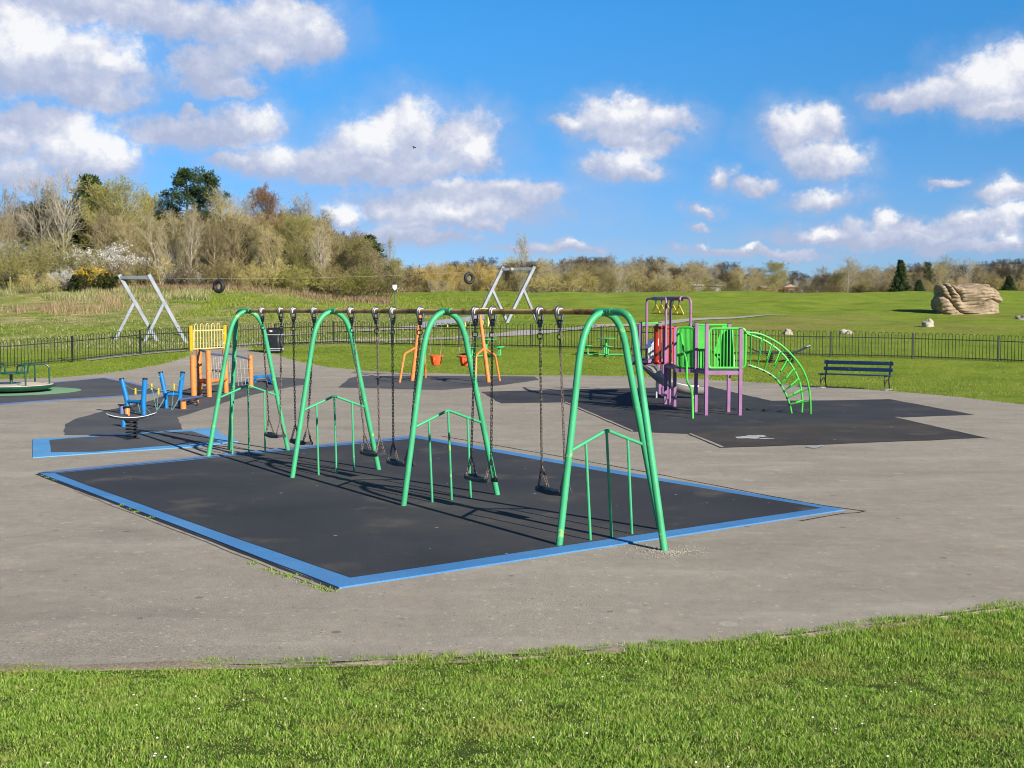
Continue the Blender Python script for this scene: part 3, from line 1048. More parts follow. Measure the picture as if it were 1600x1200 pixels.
# ------------------------------------------------------------------ bow top railings and the yellow gate
def bow(mb, a, b, h, r=.0125, nseg=5):
    """one hoop of two bars joined by a bow"""
    a, b = Vector(a), Vector(b)
    d = b - a
    w = d.length / 2
    c = (a + b) / 2
    dn = Vector((d.x, d.y, 0)).normalized()
    pts = [a]
    for i in range(nseg + 1):
        t = math.pi * i / nseg
        pts.append(c + UP * (h - w) - dn * w * math.cos(t) + UP * w * math.sin(t))
    pts.append(b)
    mb.tube(pts, r, 4, cap=False)


def fence(label, px, spacing=3.2, h=1.0):
    line = pxs(px)
    # equal steps along the line
    cum = [0]
    for a, b in zip(line[:-1], line[1:]): cum.append(cum[-1] + (Vector((b.x - a.x, b.y - a.y))).length)
    n = max(1, round(cum[-1] / spacing))

    def at(s):
        for i in range(len(line) - 1):
            if s <= cum[i + 1] + 1e-6:
                k = (s - cum[i]) / (cum[i + 1] - cum[i])
                p = line[i].lerp(line[i + 1], k)
                return Vector((p.x, p.y, zf(p.x, p.y)))
        return line[-1].copy()

    ps = [at(cum[-1] * i / n) for i in range(n + 1)]
    root = thing('fence', label, 'fence', ps[0])
    for i, p in enumerate(ps):
        MB().box(p + UP * (h / 2 + .02), (.065, .065, h + .1)).build('post', M['rail'], root, True)
        if i == n: break
        qn = ps[i + 1]
        m = MB()
        d = (qn - p)
        L = d.length
        dn = d / L
        m.bar(p + dn * .03 + UP * .10, qn - dn * .03 + UP * .10, .01, .035)
        m.bar(p + dn * .03 + UP * (h - .16), qn - dn * .03 + UP * (h - .16), .01, .035)
        nb = max(2, int((L - .1) / .26))
        for k in range(nb):
            s0 = .08 + (L - .16) * k / nb
            w = (L - .16) / nb
            bow(m, p + dn * (s0 + w * .05) + UP * .03, p + dn * (s0 + w * .60) + UP * .03, h + .05)
        m.build('railing_panel', M['rail'], root, True)
    return root


fence('black bow top railings left of the yellow gate', [(-150, 591), (0, 575.5), (115, 565.5), (225, 553.5), (296, 547.5)])
fence('long black bow top railings stretching right from the yellow gate', [(353, 544.5), (392, 541), (480, 537.5), (600, 539.5), (692, 542), (800, 542.5), (900, 545), (1000, 549), (1100, 553), (1200, 556), (1300, 557.5), (1425, 560.5), (1553, 565), (1700, 572)])
# concrete strip under the railings
st = [(135, 565), (225, 554.5), (296, 549), (297, 546.5), (225, 552), (135, 562.5)]
tag(sheet('edging', pxs(st), .03, M['concrete'], step=.6, grid=5, jit=.02), 'pale concrete strip along the foot of the left railings', 'edging', kind='structure')

ga, gb = G(299, 549), G(352, 546)
gt = thing('gate', 'yellow bow top gate between two bright yellow posts', 'gate', ga)
for p in (ga, gb):
    MB().box(p + UP * .56, (.13, .13, 1.16), bev=.012).build('post', M['yellow'], gt, True)
g = MB()
d = (gb - ga)
L = d.length
dn = d / L
for hh in (.10, .92):
    g.bar(ga + dn * .12 + UP * hh, gb - dn * .12 + UP * hh, .02, .05)
for e in (.15, L - .15):
    g.bar(ga + dn * e + UP * .08, ga + dn * e + UP * .95, .03, .03, up=(1, 0, 0))
for k in range(5):
    w = (L - .4) / 5
    s0 = .2 + k * w
    bow(g, ga + dn * (s0 + w * .05) + UP * .1, ga + dn * (s0 + w * .6) + UP * .1, 1.12, .021, 7)
g.build('gate_leaf', M['cream'], gt, True)
for hh in (.3, .75):
    MB().box(ga + dn * .10 + UP * hh, (.06, .05, .05)).build('hinge', M['white'], gt, True)
    MB().box(gb - dn * .10 + UP * hh, (.06, .05, .05)).build('hinge', M['white'], gt, True)

# ------------------------------------------------------------------ litter bin
bp = G(430, 551.5)
bn = thing('litter_bin', 'tall black litter bin with sloping lid and white bands by the entrance path', 'litter bin', bp, R(-12))
MB().box((0, 0, .42), (.56, .56, .80), bev=.03).build('body', M['blackplastic'], bn)
MB().extrude([(-.28, -.30, .82), (-.28, .28, .82), (-.28, .28, 1.02), (-.28, .20, 1.10), (-.28, -.12, 1.10), (-.28, -.30, .98)], (.56, 0, 0)).build('lid', M['blackplastic'], bn)
MB().box((0, -.30, .955), (.40, .03, .13)).build('opening', M['gap'], bn)
for z in (.13, .20, .80):
    MB().box((0, 0, z), (.575, .575, .022)).build('band', M['white'], bn)
MB().box((-.05, -.318, .955), (.13, .012, .075)).build('sticker', M['white'], bn)
MB().box((-.11, -.326, .945), (.05, .008, .05)).build('sticker', M['red'], bn)

# ------------------------------------------------------------------ bench
bl, br = G(1284, 605.5), G(1389, 609.5)
bd = (br - bl)
bd.z = 0
ang = math.atan2(bd.y, bd.x)
BL = bd.length
bc = (bl + br) / 2
be = thing('bench', 'long navy blue slatted park bench at the far tarmac edge', 'bench', (bc.x, bc.y - .1, bc.z + .012), ang + math.pi)
hx = BL / 2 - .06
# local +y is the sitter's front
for k, (z, y) in enumerate(((.80, -.22), (.60, -.17))):
    MB().box((0, y, z), (BL + .06, .032, .115), Matrix.Rotation(R(10), 3, 'X'), bev=.006).build('back_slat', M['navy'], be)
for k in range(4):
    MB().box((0, -.08 + k * .125, .445 - (.012 if k == 0 else 0)), (BL + .06, .105, .03), bev=.006).build('seat_slat', M['navy'], be)
for s in (-1, 1):
    f = MB()
    x = s * hx
    f.bar((x, -.12, .40), (x, -.245, .87), .05, .03, up=(0, 1, 0))
    f.bar((x, -.14, .425), (x, .36, .425), .05, .03)
    f.tube(fillet([(x, .34, .42), (x, .40, .30), (x, .33, .16), (x, .40, 0)], .08), .02, 6)
    f.tube(fillet([(x, -.10, .42), (x, -.04, .28), (x, -.12, .14), (x, -.15, 0)], .08), .02, 6)
    f.tube(fillet([(x, -.04, .25), (x, .12, .33), (x, .33, .2)], .08), .014, 6)
    f.build('side_frame', M['black'], be)
    MB().box((x, .12, .012), (.16, .72, .03), bev=.008).build('foot_slab', M['concrete'], be)


# ------------------------------------------------------------------ picnic tables
def make_table():
    t = thing('picnic_table', '', 'picnic table')
    MB().lathe([(.05, .70), (.12, .715), (.40, .735), (.43, .742), (.43, .757), (.42, .762)], 24).build('table_top', M['palegreen'], t)
    p = MB().lathe([(.13, 0), (.13, .015), (.05, .02), (.045, .69), (.14, .72)], 12)
    p.build('pedestal', M['palegreen'], t)
    for k in range(4):
        a = k * math.pi / 2
        c, s = math.cos(a), math.sin(a)
        m = MB().tube(fillet([(.04 * c, .04 * s, .06), (.78 * c, .78 * s, .06), (.78 * c, .78 * s, .40)], .08), .03, 8)
        arm = m.build('arm', M['palegreen'], t)
        MB().lathe([(.04, .385), (.16, .41), (.195, .42), (.195, .44), (.18, .445)], 18, (.78 * c, .78 * s, 0)).build('seat', M['palegreen'], t)
    return t


t1 = make_table()
for o, (u, v, rz, lab) in ((t1, (947, 556, 2, 'green round picnic table with four seats visible through the nearest arch')), (copy_tree(t1), (760, 558, 42, 'green round picnic table with four seats behind the orange toddler swing'))):
    p = G(u, v)
    o.location = p
    o.rotation_euler = (0, 0, R(rz))
    tag(o, lab, 'picnic table', 'picnic tables on the lawn')

# ------------------------------------------------------------------ toddler swing (orange)
pa, pb = G(644, 595.5), G(763.5, 598)
ta, tb = AT(656.5, 490, pa.y), AT(749.5, 490, pb.y)
ts = thing('toddler_swing_set', 'orange toddler swing frame with forked side props and grey top bar', 'swing frame', pa)
MB().tube([pa + UP * .01, ta], [.075, .06], 12).build('post', M['orange'], ts, True)
MB().tube([pb + UP * .01, tb], [.075, .06], 12).build('post', M['orange'], ts, True)
sd = (tb - ta).normalized()
MB().tube([ta - sd * .08, tb + sd * .08], .05, 10).build('top_bar', M['galv'], ts, True)
for base, top, props in ((pa, ta, ((632, 553, 624.5, 598.5), (664, 551, 665, 591.5))), (pb, tb, ((744, 555, 743, 602), (774, 555, 781, 596)))):
    j = base.lerp(top, .5)
    for u, v, uf, vf in props:
        f = G(uf, vf)
        k = AT(u, v, f.y * .75 + base.y * .25)
        MB().tube(fillet([j, k, Vector((f.x, f.y, .01))], .12), .038, 8).build('prop', M['orange'], ts, True)


def make_toddler_seat():
    t = thing('toddler_swing', '', 'toddler seat')
    m = MB()
    # bucket shell as a ring of panels with leg openings
    for a0, a1, z0 in ((.25, 1.32, -.30), (1.82, 2.89, -.30), (3.4, 4.46, -.30), (4.96, 6.03, -.30)):
        vs = []
        for i in range(5):
            a = a0 + (a1 - a0) * i / 4
            for (r_, z) in ((.21, 0), (.20, -.12), (.15, z0)):
                vs.append((r_ * math.cos(a), r_ * math.sin(a) * .85, z))
        fs = [(i * 3 + j, i * 3 + j + 1, i * 3 + j + 4, i * 3 + j + 3) for i in range(4) for j in range(2)]
        n0 = len(vs)
        vs2 = [(x * .92, y * .92, z) for x, y, z in vs]
        m.add(vs + vs2, fs + [tuple(n0 + i for i in reversed(f)) for f in fs])
    m.tube([(.215 * math.cos(a), .185 * math.sin(a), 0) for a in np.linspace(0, 6.283, 21)[:-1]], .03, 6, closed=True)
    m.lathe([(.03, -.33), (.14, -.32), (.165, -.29), (.15, -.28)], 16)
    m.tube([(0, -.17, -.02), (0, -.19, -.2), (0, -.1, -.3)], .03, 6)
    m.build('bucket', M['redorange'], t)
    for s in (-1, 1):
        c = MB()
        for fb in (-1, 1):
            c.tube([(s * .2, fb * .1, .02), (s * .2, 0, .32)], .008, 4)
        c.tube([(s * .2, 0, .32), (s * .2, 0, 1.42)], .009, 4)
        c.build('chain', M['chain'], t)
    return t


M['redorange'] = paint('red_orange_plastic', srgb(238, 92, 36), .4, var=.08)
t1 = make_toddler_seat()
for o, (u, v, lab) in ((t1, (681.5, 557, 'orange bucket seat left of the two on the toddler swing')), (copy_tree(t1), (727, 561, 'orange bucket seat half behind the third arch of the green swings'))):
    k = (u - 656.5) / (749.5 - 656.5)
    p = ta.lerp(tb, k)
    o.location = (p.x, p.y, p.z - 1.46)
    o.rotation_euler = (0, 0, math.atan2(sd.y, sd.x))
    tag(o, lab, 'toddler seat', 'bucket seats of the toddler swing')
# ------------------------------------------------------------------ roundabout
ra = thing('roundabout', 'dark green roundabout with pale deck and hooped handrails at the left edge', 'roundabout', (RC.x, RC.y, OFF + .02), R(14))
MB().lathe([(.5, .03), (1.02, .05), (1.21, .12), (1.235, .15), (1.235, .185), (1.20, .20), (1.17, .20)], 48).build('rim', M['dkgreen'], ra)
MB().lathe([(1.185, .19), (1.185, .212)], 48).build('deck', M['deckwood'], ra)
MB().lathe([(.35, .21), (.35, .218)], 24).build('hub_plate', M['steel'], ra)
MB().lathe([(.045, .21), (.045, .52), (.42, .53), (.46, .54), (.46, .565), (.42, .575)], 24).build('centre_table', M['dkgreen'], ra)
for k in range(6):
    a = k * math.pi / 3
    t = Vector((-math.sin(a), math.cos(a), 0))
    o1 = Vector((math.cos(a), math.sin(a), 0))
    b0, b1 = o1 * 1.08, o1 * .48
    MB().tube(fillet([b0 + UP * .2, b0 + UP * .80, b1 + UP * .80, b1 + UP * .55], .17, 7), .026, 8).build('handrail', M['dkgreen'], ra)

# ------------------------------------------------------------------ spring rocker board
sp0 = G(206, 688)
sr = thing('spring_rocker', 'white edged rocker board on a black coil spring in front of the blue posts', 'spring rocker', (sp0.x, sp0.y, OFF + .019))


def coil(rad, h, turns, wire, cx=0, cy=0, z0=0.0):
    n = int(turns * 16)
    return MB().tube([(cx + rad * math.cos(2 * math.pi * turns * i / n), cy + rad * math.sin(2 * math.pi * turns * i / n), z0 + h * i / n) for i in range(n + 1)], wire, 7)


MB().lathe([(.15, 0), (.15, .012), (.12, .016)], 20).build('base_plate', M['black'], sr)
coil(.10, .33, 5, .019, z0=.02).build('spring', M['black'], sr)


def rocker_board(L, W, th, lift, up):
    """board bent up at its ends, rounded plan"""
    vs, fs = [], []
    n, m = 20, 6
    for i in range(n + 1):
        s = -1 + 2 * i / n
        x = s * L / 2
        wz = W * (1 - max(0, abs(s) - .7) ** 2 * 5.5)
        z = up + lift * abs(s) ** 2.2
        for j in range(m + 1):
            y = -wz / 2 + wz * j / m
            vs.append((x, y, z))
    for i in range(n):
        for j in range(m):
            a = i * (m + 1) + j
            fs.append((a, a + m + 1, a + m + 2, a + 1))
    k = len(vs)
    vs += [(x, y, z - th) for x, y, z in vs]
    fs += [tuple(i + k for i in reversed(f)) for f in fs]
    ring = [j for j in range(m + 1)] + [i * (m + 1) + m for i in range(1, n + 1)] + [n * (m + 1) + j for j in range(m - 1, -1, -1)] + [i * (m + 1) for i in range(n - 1, 0, -1)]
    for i in range(len(ring)):
        a, b = ring[i], ring[(i + 1) % len(ring)]
        fs.append((a, a + k, b + k, b)[::-1])
    return MB().add(vs, fs)


bd_ = rocker_board(.90, .30, .012, .075, .425).build('board', M['white'], sr)
rocker_board(.87, .27, .004, .075, .4295).build('grip', M['matgrey'], bd_)
rocker_board(.80, .27, .045, .07, .4125).build('underside', M['black'], bd_)
MB().box((0, 0, .355), (.24, .24, .03), bev=.01).build('top_plate', M['black'], sr)
sr.rotation_euler = (0, 0, R(6))

# spring seesaw beyond the ladder
p = G(1219, 567)
ss = thing('spring_seesaw', 'black board seesaw on twin springs near the right railings', 'seesaw', p, R(-3))
pts = [(-1.25, 0, .62), (-.95, 0, .46), (.45, 0, .42), (.72, 0, .47), (1.12, 0, .66)]
m = MB()
for a, b in zip(pts[:-1], pts[1:]):
    m.bar(a, b, .34, .05)
m.build('board', M['blackplastic'], ss)
for x in (-.42, .42):
    coil(.13, .38, 4.5, .022, cx=x).build('spring', M['black'], ss)
MB().box((1.10, 0, .685), (.16, .30, .02), Matrix.Rotation(R(-25), 3, 'Y')).build('end_edge', M['white'], ss)

# ------------------------------------------------------------------ agility trail: V posts, ropes, stumps, beam
vp = []
for lab, (la, lk_, lt), (ra_, rk, rt), cz in (
        ('front pair of bright blue leaning posts joined by a crossbar', ((199, 648), (199, 627), (190, 592)), ((225, 650), (224, 628), (226.5, 592)), 628),
        ('rear pair of bright blue leaning posts joined by a crossbar', ((260, 639), (258.5, 616), (251, 582)), ((281.5, 639), (281, 616), (285.5, 582)), 616)):
    A, B = G(*la), G(*ra_)
    r0 = thing('post_climber', lab, 'climbing posts', A, 0, 'blue leaning posts of the agility trail')
    tops = []
    for base, kk, tt in ((A, lk_, lt), (B, rk, rt)):
        k = AT(kk[0], kk[1], base.y)
        t = AT(tt[0], tt[1], base.y)
        MB().tube(fillet([base + UP * .01, k, t], .1, 3), .058, 12).build('post', M['blue'], r0, True)
        c = t + (t - k).normalized() * .005
        MB().tube([c - (t - k).normalized() * .02, c + (t - k).normalized() * .015], .06, 12).build('cap', M['black'], r0, True)
        tops.append((k, t))
    MB().tube([tops[0][0], tops[1][0]], .045, 10).build('crossbar', M['blue'], r0, True)
    vp.append(tops)


def sag(a, b, s, n=12):
    return [Vector(a).lerp(Vector(b), i / n) - UP * s * 4 * (i / n) * (1 - i / n) for i in range(n + 1)]


rp = thing('climbing_ropes', 'green climbing ropes with yellow couplings slung between the blue posts', 'ropes', vp[0][0][0])
for i in range(2):
    a, b = vp[0][i][1] - UP * .06, vp[1][i][1] - UP * .06
    c1, c2 = sag(a, b, .30), sag(vp[0][i][0] - UP * .05, vp[1][i][0] - UP * .05, .42)
    MB().tube(c1, .011, 6).build('rope', M['rope'], rp, True)
    MB().tube(c2, .011, 6).build('rope', M['rope'], rp, True)
    for k in (4, 9):
        MB().tube([c1[k], c2[k]], .009, 6).build('rope', M['rope'], rp, True)
        MB().tube([c1[k] + UP * .05, c1[k] - UP * .10], .026, 8).build('coupling', M['yellow'], rp, True)

for lab, (u, v), h, col, rz in (('orange stump with black cap before the front blue posts', (199, 656), .27, 'orange', .058), ('slate blue stump left of the orange stump', (190.5, 656), .32, 'steelblue', .05),
                                ('short bright blue stump behind the spring rocker board', (193.5, 668), .24, 'blue', .055)):
    p = G(u, v)
    st_ = thing('stepping_stump', lab, 'stump', (p.x, p.y, OFF), 0, 'stepping stumps of the agility trail')
    MB().lathe([(rz, 0), (rz, h - .01), (rz * .9, h)], 16).build('stump', M[col], st_)
    MB().lathe([(rz + .035, h), (rz + .04, h + .012), (rz + .03, h + .024)], 16).build('cap', M['black'], st_)
# balance beam between the posts and the orange frame
a, b = G(283, 640), G(309, 632)
bm = thing('balance_beam', 'low blue grey beam on orange stumps behind the blue posts', 'balance beam', a)
za = UP * .24
a2, b2 = AT(283, 624.5, a.y), AT(315, 619.5, b.y + .3)
MB().tube([a2, b2], .034, 10).build('beam', M['steelblue'], bm, True)
for p in (Vector((a2.x + .05, a2.y, a.z)), Vector((b2.x - .12, b2.y - .1, b.z))):
    MB().tube([p + UP * .01, p + UP * .2], .075, 12).build('stump', M['orange'], bm, True)
MB().tube([(a + b) / 2 + Vector((-.2, .1, .03)), (a + b) / 2 + Vector((-.1, .3, .12)), (a + b) / 2 + Vector((.1, .35, .1)), (a + b) / 2 + Vector((.2, .1, .03))], .03, 8).build('foot_loop', M['clamp'], bm, True)

# orange post frame with net
posts = [((303, 619), (301, 556)), ((312.5, 618), (311, 547.5)), ((327, 621), (325, 548.5)), ((353.5, 615), (351, 547.5)), ((392.5, 606.5), (391, 555.5))]
P0 = G(*posts[0][0])
of = thing('net_climber', 'orange post frame with blue top rails and a rope net', 'climbing frame', P0)
pp = []
for i, (bs, tp) in enumerate(posts):
    A = G(*bs)
    B = AT(tp[0], tp[1], A.y)
    MB().tube([A + UP * .01, B], .075 if i else .085, 12).build('post', M['orange'], of, True)
    MB().lathe([(.078, 0), (.078, .012), (.04, .03)], 12, B).build('cap', M['orange'], of, True)
    pp.append((A, B))
for i, j, dz in ((1, 2, -.04), (2, 3, -.14), (3, 4, -.12)):
    MB().tube([pp[i][1] + UP * (dz + .06), pp[j][1] + UP * (dz if j < 4 else -.12)], .03, 8).build('rail', M['steelblue'], of, True)
for i, j in ((1, 2), (2, 3)):
    MB().tube([pp[i][0] + UP * .44, pp[j][0] + UP * .44], .06, 10).build('crossbar', M['orange'], of, True)
MB().tube([pp[1][0].lerp(pp[2][0], .35) + UP * .44, pp[1][0].lerp(pp[2][0], .7) + UP * .44], .075, 10).build('sleeve', M['red'], of, True)
nt_ = MB()
for i, j in ((2, 3), (3, 4)):
    for k in range(1, 7):
        f = k / 7
        a = (pp[i][1] + UP * -.2).lerp(pp[j][1] + UP * -.14, f)
        b = (pp[i][0]).lerp(pp[j][0], f + .05) + UP * (.46 if i == 2 else .15)
        nt_.tube(sag(a, b, .01, 5), .008, 4)
    for k in range(1, 5):
        f = k / 5
        nt_.tube(sag((pp[i][1] + UP * -.2).lerp(pp[i][0] + UP * .4, f), (pp[j][1] + UP * -.14).lerp(pp[j][0] + UP * .2, f), .03, 8), .008, 4)
nt_.build('net', M['netrope'], of, True)
for u, v in ((332, 578), (338, 579), (344, 580)):
    c = AT(u, v, pp[2][0].y + .3)
    MB().lathe([(.02, -.035), (.035, 0), (.02, .035)], 8, c).build('knot', M['black'], of, True)
MB().tube(sag(pp[0][1] - UP * .1, pp[1][1] - UP * .45, .12), .011, 6).build('rope', M['rope'], of, True)
# blue low balance rail
pts = [G(388, 601), G(399, 598.5), G(420, 597), G(428, 602)]
bb = thing('balance_rail', 'bright blue low zigzag balance rail right of the orange posts', 'balance rail', pts[0])
hs = [.12, .20, .22, .08]
for (a, ha), (b, hb) in zip(list(zip(pts, hs))[:-1], list(zip(pts, hs))[1:]):
    MB().bar(a + UP * ha, b + UP * hb, .16, .09, bev=.015).build('rail', M['blue'], bb, True)
for a, h in zip(pts[1:3], hs[1:3]):
    MB().box(a + UP * h / 2, (.07, .07, h - .04)).build('leg', M['blue'], bb, True)

# ------------------------------------------------------------------ climbing unit with slide and arched ladder
A, B, C_, D = G(1103, 650), G(1156, 650), G(1138, 645), G(1087, 645)
F1, F2, F3, F4 = G(1054, 636), G(1039.5, 632.5), G(1044, 624), G(1030.5, 620)
F5 = Vector((3.64, F4.y - .15, 0))
cf = thing('climbing_unit', 'climbing unit with purple posts, lime panels, red tunnel, slide and arched ladder', 'climbing frame', A)
ZD = 1.09


def cpart(m, n, mt, par=None, **kw):
    return m.build(n, M[mt], par or cf, True, **kw)


for p, h in ((A, 2.17), (B, 2.05), (C_, 2.15), (D, 2.18), (F1, 2.05), (F4, 2.12), (F5, 2.12)):
    o = cpart(MB().box(p + UP * (h / 2), (.085, .085, h), bev=.012), 'post', 'purple')
    cpart(MB().box(p + UP * (h + .008), (.09, .09, .016)), 'cap', 'clamp', o)
for p in (F2, F3):
    cpart(MB().box(p + UP * .75, (.085, .085, 1.5), bev=.012), 'post', 'purple')


def deck(poly, name='deck'):
    o = cpart(MB().extrude([Vector((p.x, p.y, ZD - .05)) for p in poly], (0, 0, .05)), name, 'clamp')
    e = MB()
    for a, b in zip(poly, poly[1:] + poly[:1]):
        e.bar(Vector((a.x, a.y, ZD - .075)), Vector((b.x, b.y, ZD - .075)), .05, .09)
    cpart(e, 'edge_beam', 'purple', o)


deck([A, B, C_, D])
deck([D, C_ + Vector((-.55, .5, 0)), F3 + Vector((.6, .3, 0)), F1])
deck([F1, F3 + Vector((.6, .3, 0)), F3 + Vector((.5, 1.1, 0)), F2])
F6 = F4 + Vector((.25, 1.1, 0))
F7 = F5 + Vector((.1, 1.1, 0))
deck([F5, F4, F6, F7])
for p in (F6, F7):
    cpart(MB().box(p + UP * 1.0, (.085, .085, 2.0), bev=.012), 'post', 'purple')


def slat_panel(a, b, z0, z1, nb, col='lime', name='slat_panel', r=.03, thin=.014, ext=0.0):
    a, b = Vector(a), Vector(b)
    d = (b - a)
    d.z = 0
    dn = d.normalized()
    a, b = a + dn * .05, b + dn * (ext - .05)
    pts = [a + UP * (z0 + .15), a + UP * z1, b + UP * z1, b + UP * z0, a + UP * z0, a + UP * (z0 + .15)]
    fr = cpart(MB().tube(fillet(pts, .12, 5), r, 8), name, col)
    m = MB()
    for k in range(nb):
        p = a.lerp(b, (k + .7) / (nb + .4))
        m.tube([p + UP * (z0 + .02), p + UP * (z1 - .02)], thin, 6)
    cpart(m, 'slats', col, fr)
    return fr


slat_panel(A, B, ZD + .04, 2.05, 11, ext=.16)
FP = Vector((3.975, 28.75, 0))
deck([FP, D, F1])
slat_panel(FP, D, ZD + .02, 2.06, 13, thin=.02)


def leaf_panel(a, b, outline, th=.03):
    a, b = Vector(a), Vector(b)
    d = b - a
    nrm = Vector((-d.y, d.x, 0)).normalized()
    cpart(MB().extrude([a + d * s + UP * z - nrm * th / 2 for s, z in outline], nrm * th), 'solid_panel', 'lime')


Ci = C_ + Vector((-.05, .15, 0))
leaf_panel(D, C_, [(.03, ZD), (.47, ZD), (.47, 1.5), (.40, 1.62), (.26, 2.1), (.03, 2.1)])
leaf_panel(D, C_, [(.53, ZD), (.97, ZD), (.97, 2.1), (.78, 2.1), (.60, 1.62), (.53, 1.5)])
leaf_panel(B, C_, [(.50, ZD), (.94, ZD), (.94, 2.05), (.70, 2.05)])
Bx = C_ + Vector((-.55, .5, 0))
slat_panel(Bx, F3 + Vector((.6, .3, 0)), ZD + .02, 2.06, 14, thin=.018)
cpart(MB().tube([D + UP * 2.12, C_ + UP * 2.12], .025, 8), 'top_rail', 'lime')
# red slatted half drum
rc = Vector((4.10, 31.15, 0))
dm = MB()
for t in np.linspace(R(155), R(385), 13):
    p = rc + Vector((.36 * math.cos(t), .17 * math.sin(t), 0))
    n = Vector((math.cos(t) * .4, math.sin(t), 0)).normalized()
    dm.bar(p + UP * ZD, p + UP * 2.0, .062, .02, up=n)
drum = cpart(dm, 'red_drum', 'red')
for zz in (ZD + .0, 2.02):
    cpart(MB().tube([rc + Vector((.36 * math.cos(t), .19 * math.sin(t), zz)) for t in np.linspace(R(150), R(390), 20)], .035, 8), 'rim', 'red', drum)
# overhead hoops with the blue grey beam and yellow trapeze rings
HZ = 2.79
H1a, H1b = AT(1010, 535, 33.4), F2
H2a, H2b = AT(1047.5, 500, 30.6), AT(1079, 512, 30.0)
for a, b, za_, zb_ in ((H1a, H1b, 1.05, .02), (H2a, H2b, .02, 1.05)):
    a2, b2 = Vector((a.x, a.y, za_)), Vector((b.x, b.y, zb_))
    cpart(MB().tube(fillet([a2, Vector((a.x, a.y, HZ)), Vector((b.x, b.y, HZ)), b2], .16, 6), .032, 10), 'hoop', 'purple')
m1, m2 = AT(1021, 466.5, 32.4), AT(1064, 466.5, 30.3)
bm_ = cpart(MB().tube([m1, m2], .05, 10), 'ring_beam', 'steelblue')
cpart(MB().tube([m2 - (m2 - m1).normalized() * .05, m2 + (m2 - m1).normalized() * .06], .062, 10), 'end_sleeve', 'purple', bm_)
for k in range(5):
    c = m1.lerp(m2, .10 + .21 * k)
    rg = MB()
    t = [c + Vector((0, 0, -.17)), c + Vector((-.10, .12, -.40)), c + Vector((.10, -.12, -.40))]
    rg.tube(fillet([t[0], t[1], t[2], t[0] + Vector((.005, 0, 0))], .04, 3), .02, 6)
    g_ = cpart(rg, 'trapeze_ring', 'yellow')
    cpart(MB().tube([c, c - UP * .18], .018, 6), 'swivel', 'clamp', g_)
# bent climbing pole in front
yb = G(1082, 655).y
pts = [AT(1057.5, 524, 28.7), AT(1064, 519.5, 28.6), AT(1068, 550, 28.2), AT(1073, 563, 27.9), AT(1073, 597, 27.4), AT(1081.5, 608, 27.1), G(1082.5, 655)]
cpart(MB().tube(fillet(pts, .2, 5), .027, 8), 'climbing_pole', 'lime')
# arched ladder
rails = []
for name, pxl, y0, y1 in (('near', [(1165, 519), (1188, 521), (1219, 537), (1239, 556), (1255, 577), (1264, 602), (1266.5, 631), (1266.5, 648)], 27.6, 28.0),
                          ('far', [(1166, 521), (1194, 530.5), (1221, 550), (1239, 573), (1250.5, 598), (1254, 625), (1253.5, 636), (1253, 646)], 28.4, 28.45),
                          ('low', [(1169, 570.5), (1190, 577), (1210, 588.5), (1221, 602), (1229, 618), (1233, 629), (1235, 636), (1237, 647)], 28.0, 28.2)):
    n = len(pxl)
    pts = [AT(u, v, y0 + (y1 - y0) * i / (n - 1)) for i, (u, v) in enumerate(pxl)]
    pts[-1].z = 0.005
    rails.append(fillet(pts, .4, 4))
lad = thing_ladder = cpart(MB().tube(rails[0], .024, 8), 'ladder_rail', 'lime')
for r_ in rails[1:]:
    cpart(MB().tube(r_, .024, 8), 'ladder_rail', 'lime')


def along(pl, s):
    cum = [0]
    for a, b in zip(pl[:-1], pl[1:]): cum.append(cum[-1] + (b - a).length)
    L = cum[-1] * s
    for i in range(len(pl) - 1):
        if L <= cum[i + 1]:
            return pl[i].lerp(pl[i + 1], (L - cum[i]) / max(1e-6, cum[i + 1] - cum[i]))
    return pl[-1]


for k in range(9):
    s = .03 + k * .104
    lo = along(rails[2], s)
    cpart(MB().tube([lo, along(rails[0], s + .02)], .016, 6), 'rung', 'lime')
    cpart(MB().tube([lo, along(rails[1], s + .02)], .016, 6), 'rung', 'lime')
    cpart(MB().tube([lo - (along(rails[2], s + .01) - along(rails[2], s - .01)).normalized() * .03, lo + (along(rails[2], s + .01) - along(rails[2], s - .01)).normalized() * .03], .032, 8), 'clamp', 'clamp')
# steel slide
sl = [Vector(p) for p in ((3.86, 34.0, 1.12), (3.80, 33.45, 1.02), (3.92, 33.15, .78), (4.22, 32.95, .50), (4.62, 32.85, .33), (5.0, 32.85, .27), (5.28, 32.9, .26))]
sl = fillet(sl, .25, 4)
vs, fs = [], []
nn = 9
for i, p in enumerate(sl):
    t = (sl[min(i + 1, len(sl) - 1)] - sl[max(i - 1, 0)])
    t.z = 0
    t.normalize()
    sd_ = Vector((t.y, -t.x, 0))
    for k in range(nn):
        a = math.pi * k / (nn - 1)
        vs.append(p + sd_ * .25 * math.cos(a) + UP * (.10 - .24 * math.sin(a)))
for i in range(len(sl) - 1):
    for k in range(nn - 1):
        fs.append((i * nn + k, i * nn + k + 1, (i + 1) * nn + k + 1, (i + 1) * nn + k))
k0 = len(vs)
vs2 = [Vector(v) for v in vs]
for i, p in enumerate(sl):
    for k in range(nn):
        v = vs2[i * nn + k]
        c = p + UP * .1
        vs2[i * nn + k] = v + (v - c).normalized() * .015
fs2 = [tuple(j + k0 for j in reversed(f)) for f in fs]
side = []
for i in range(len(sl) - 1):
    a, b = i * nn, (i + 1) * nn
    side += [(a, b, b + k0, a + k0), (a + nn - 1, a + nn - 1 + k0, b + nn - 1 + k0, b + nn - 1)]
slide = cpart(MB().add(vs + vs2, fs + fs2 + side), 'slide', 'steel')
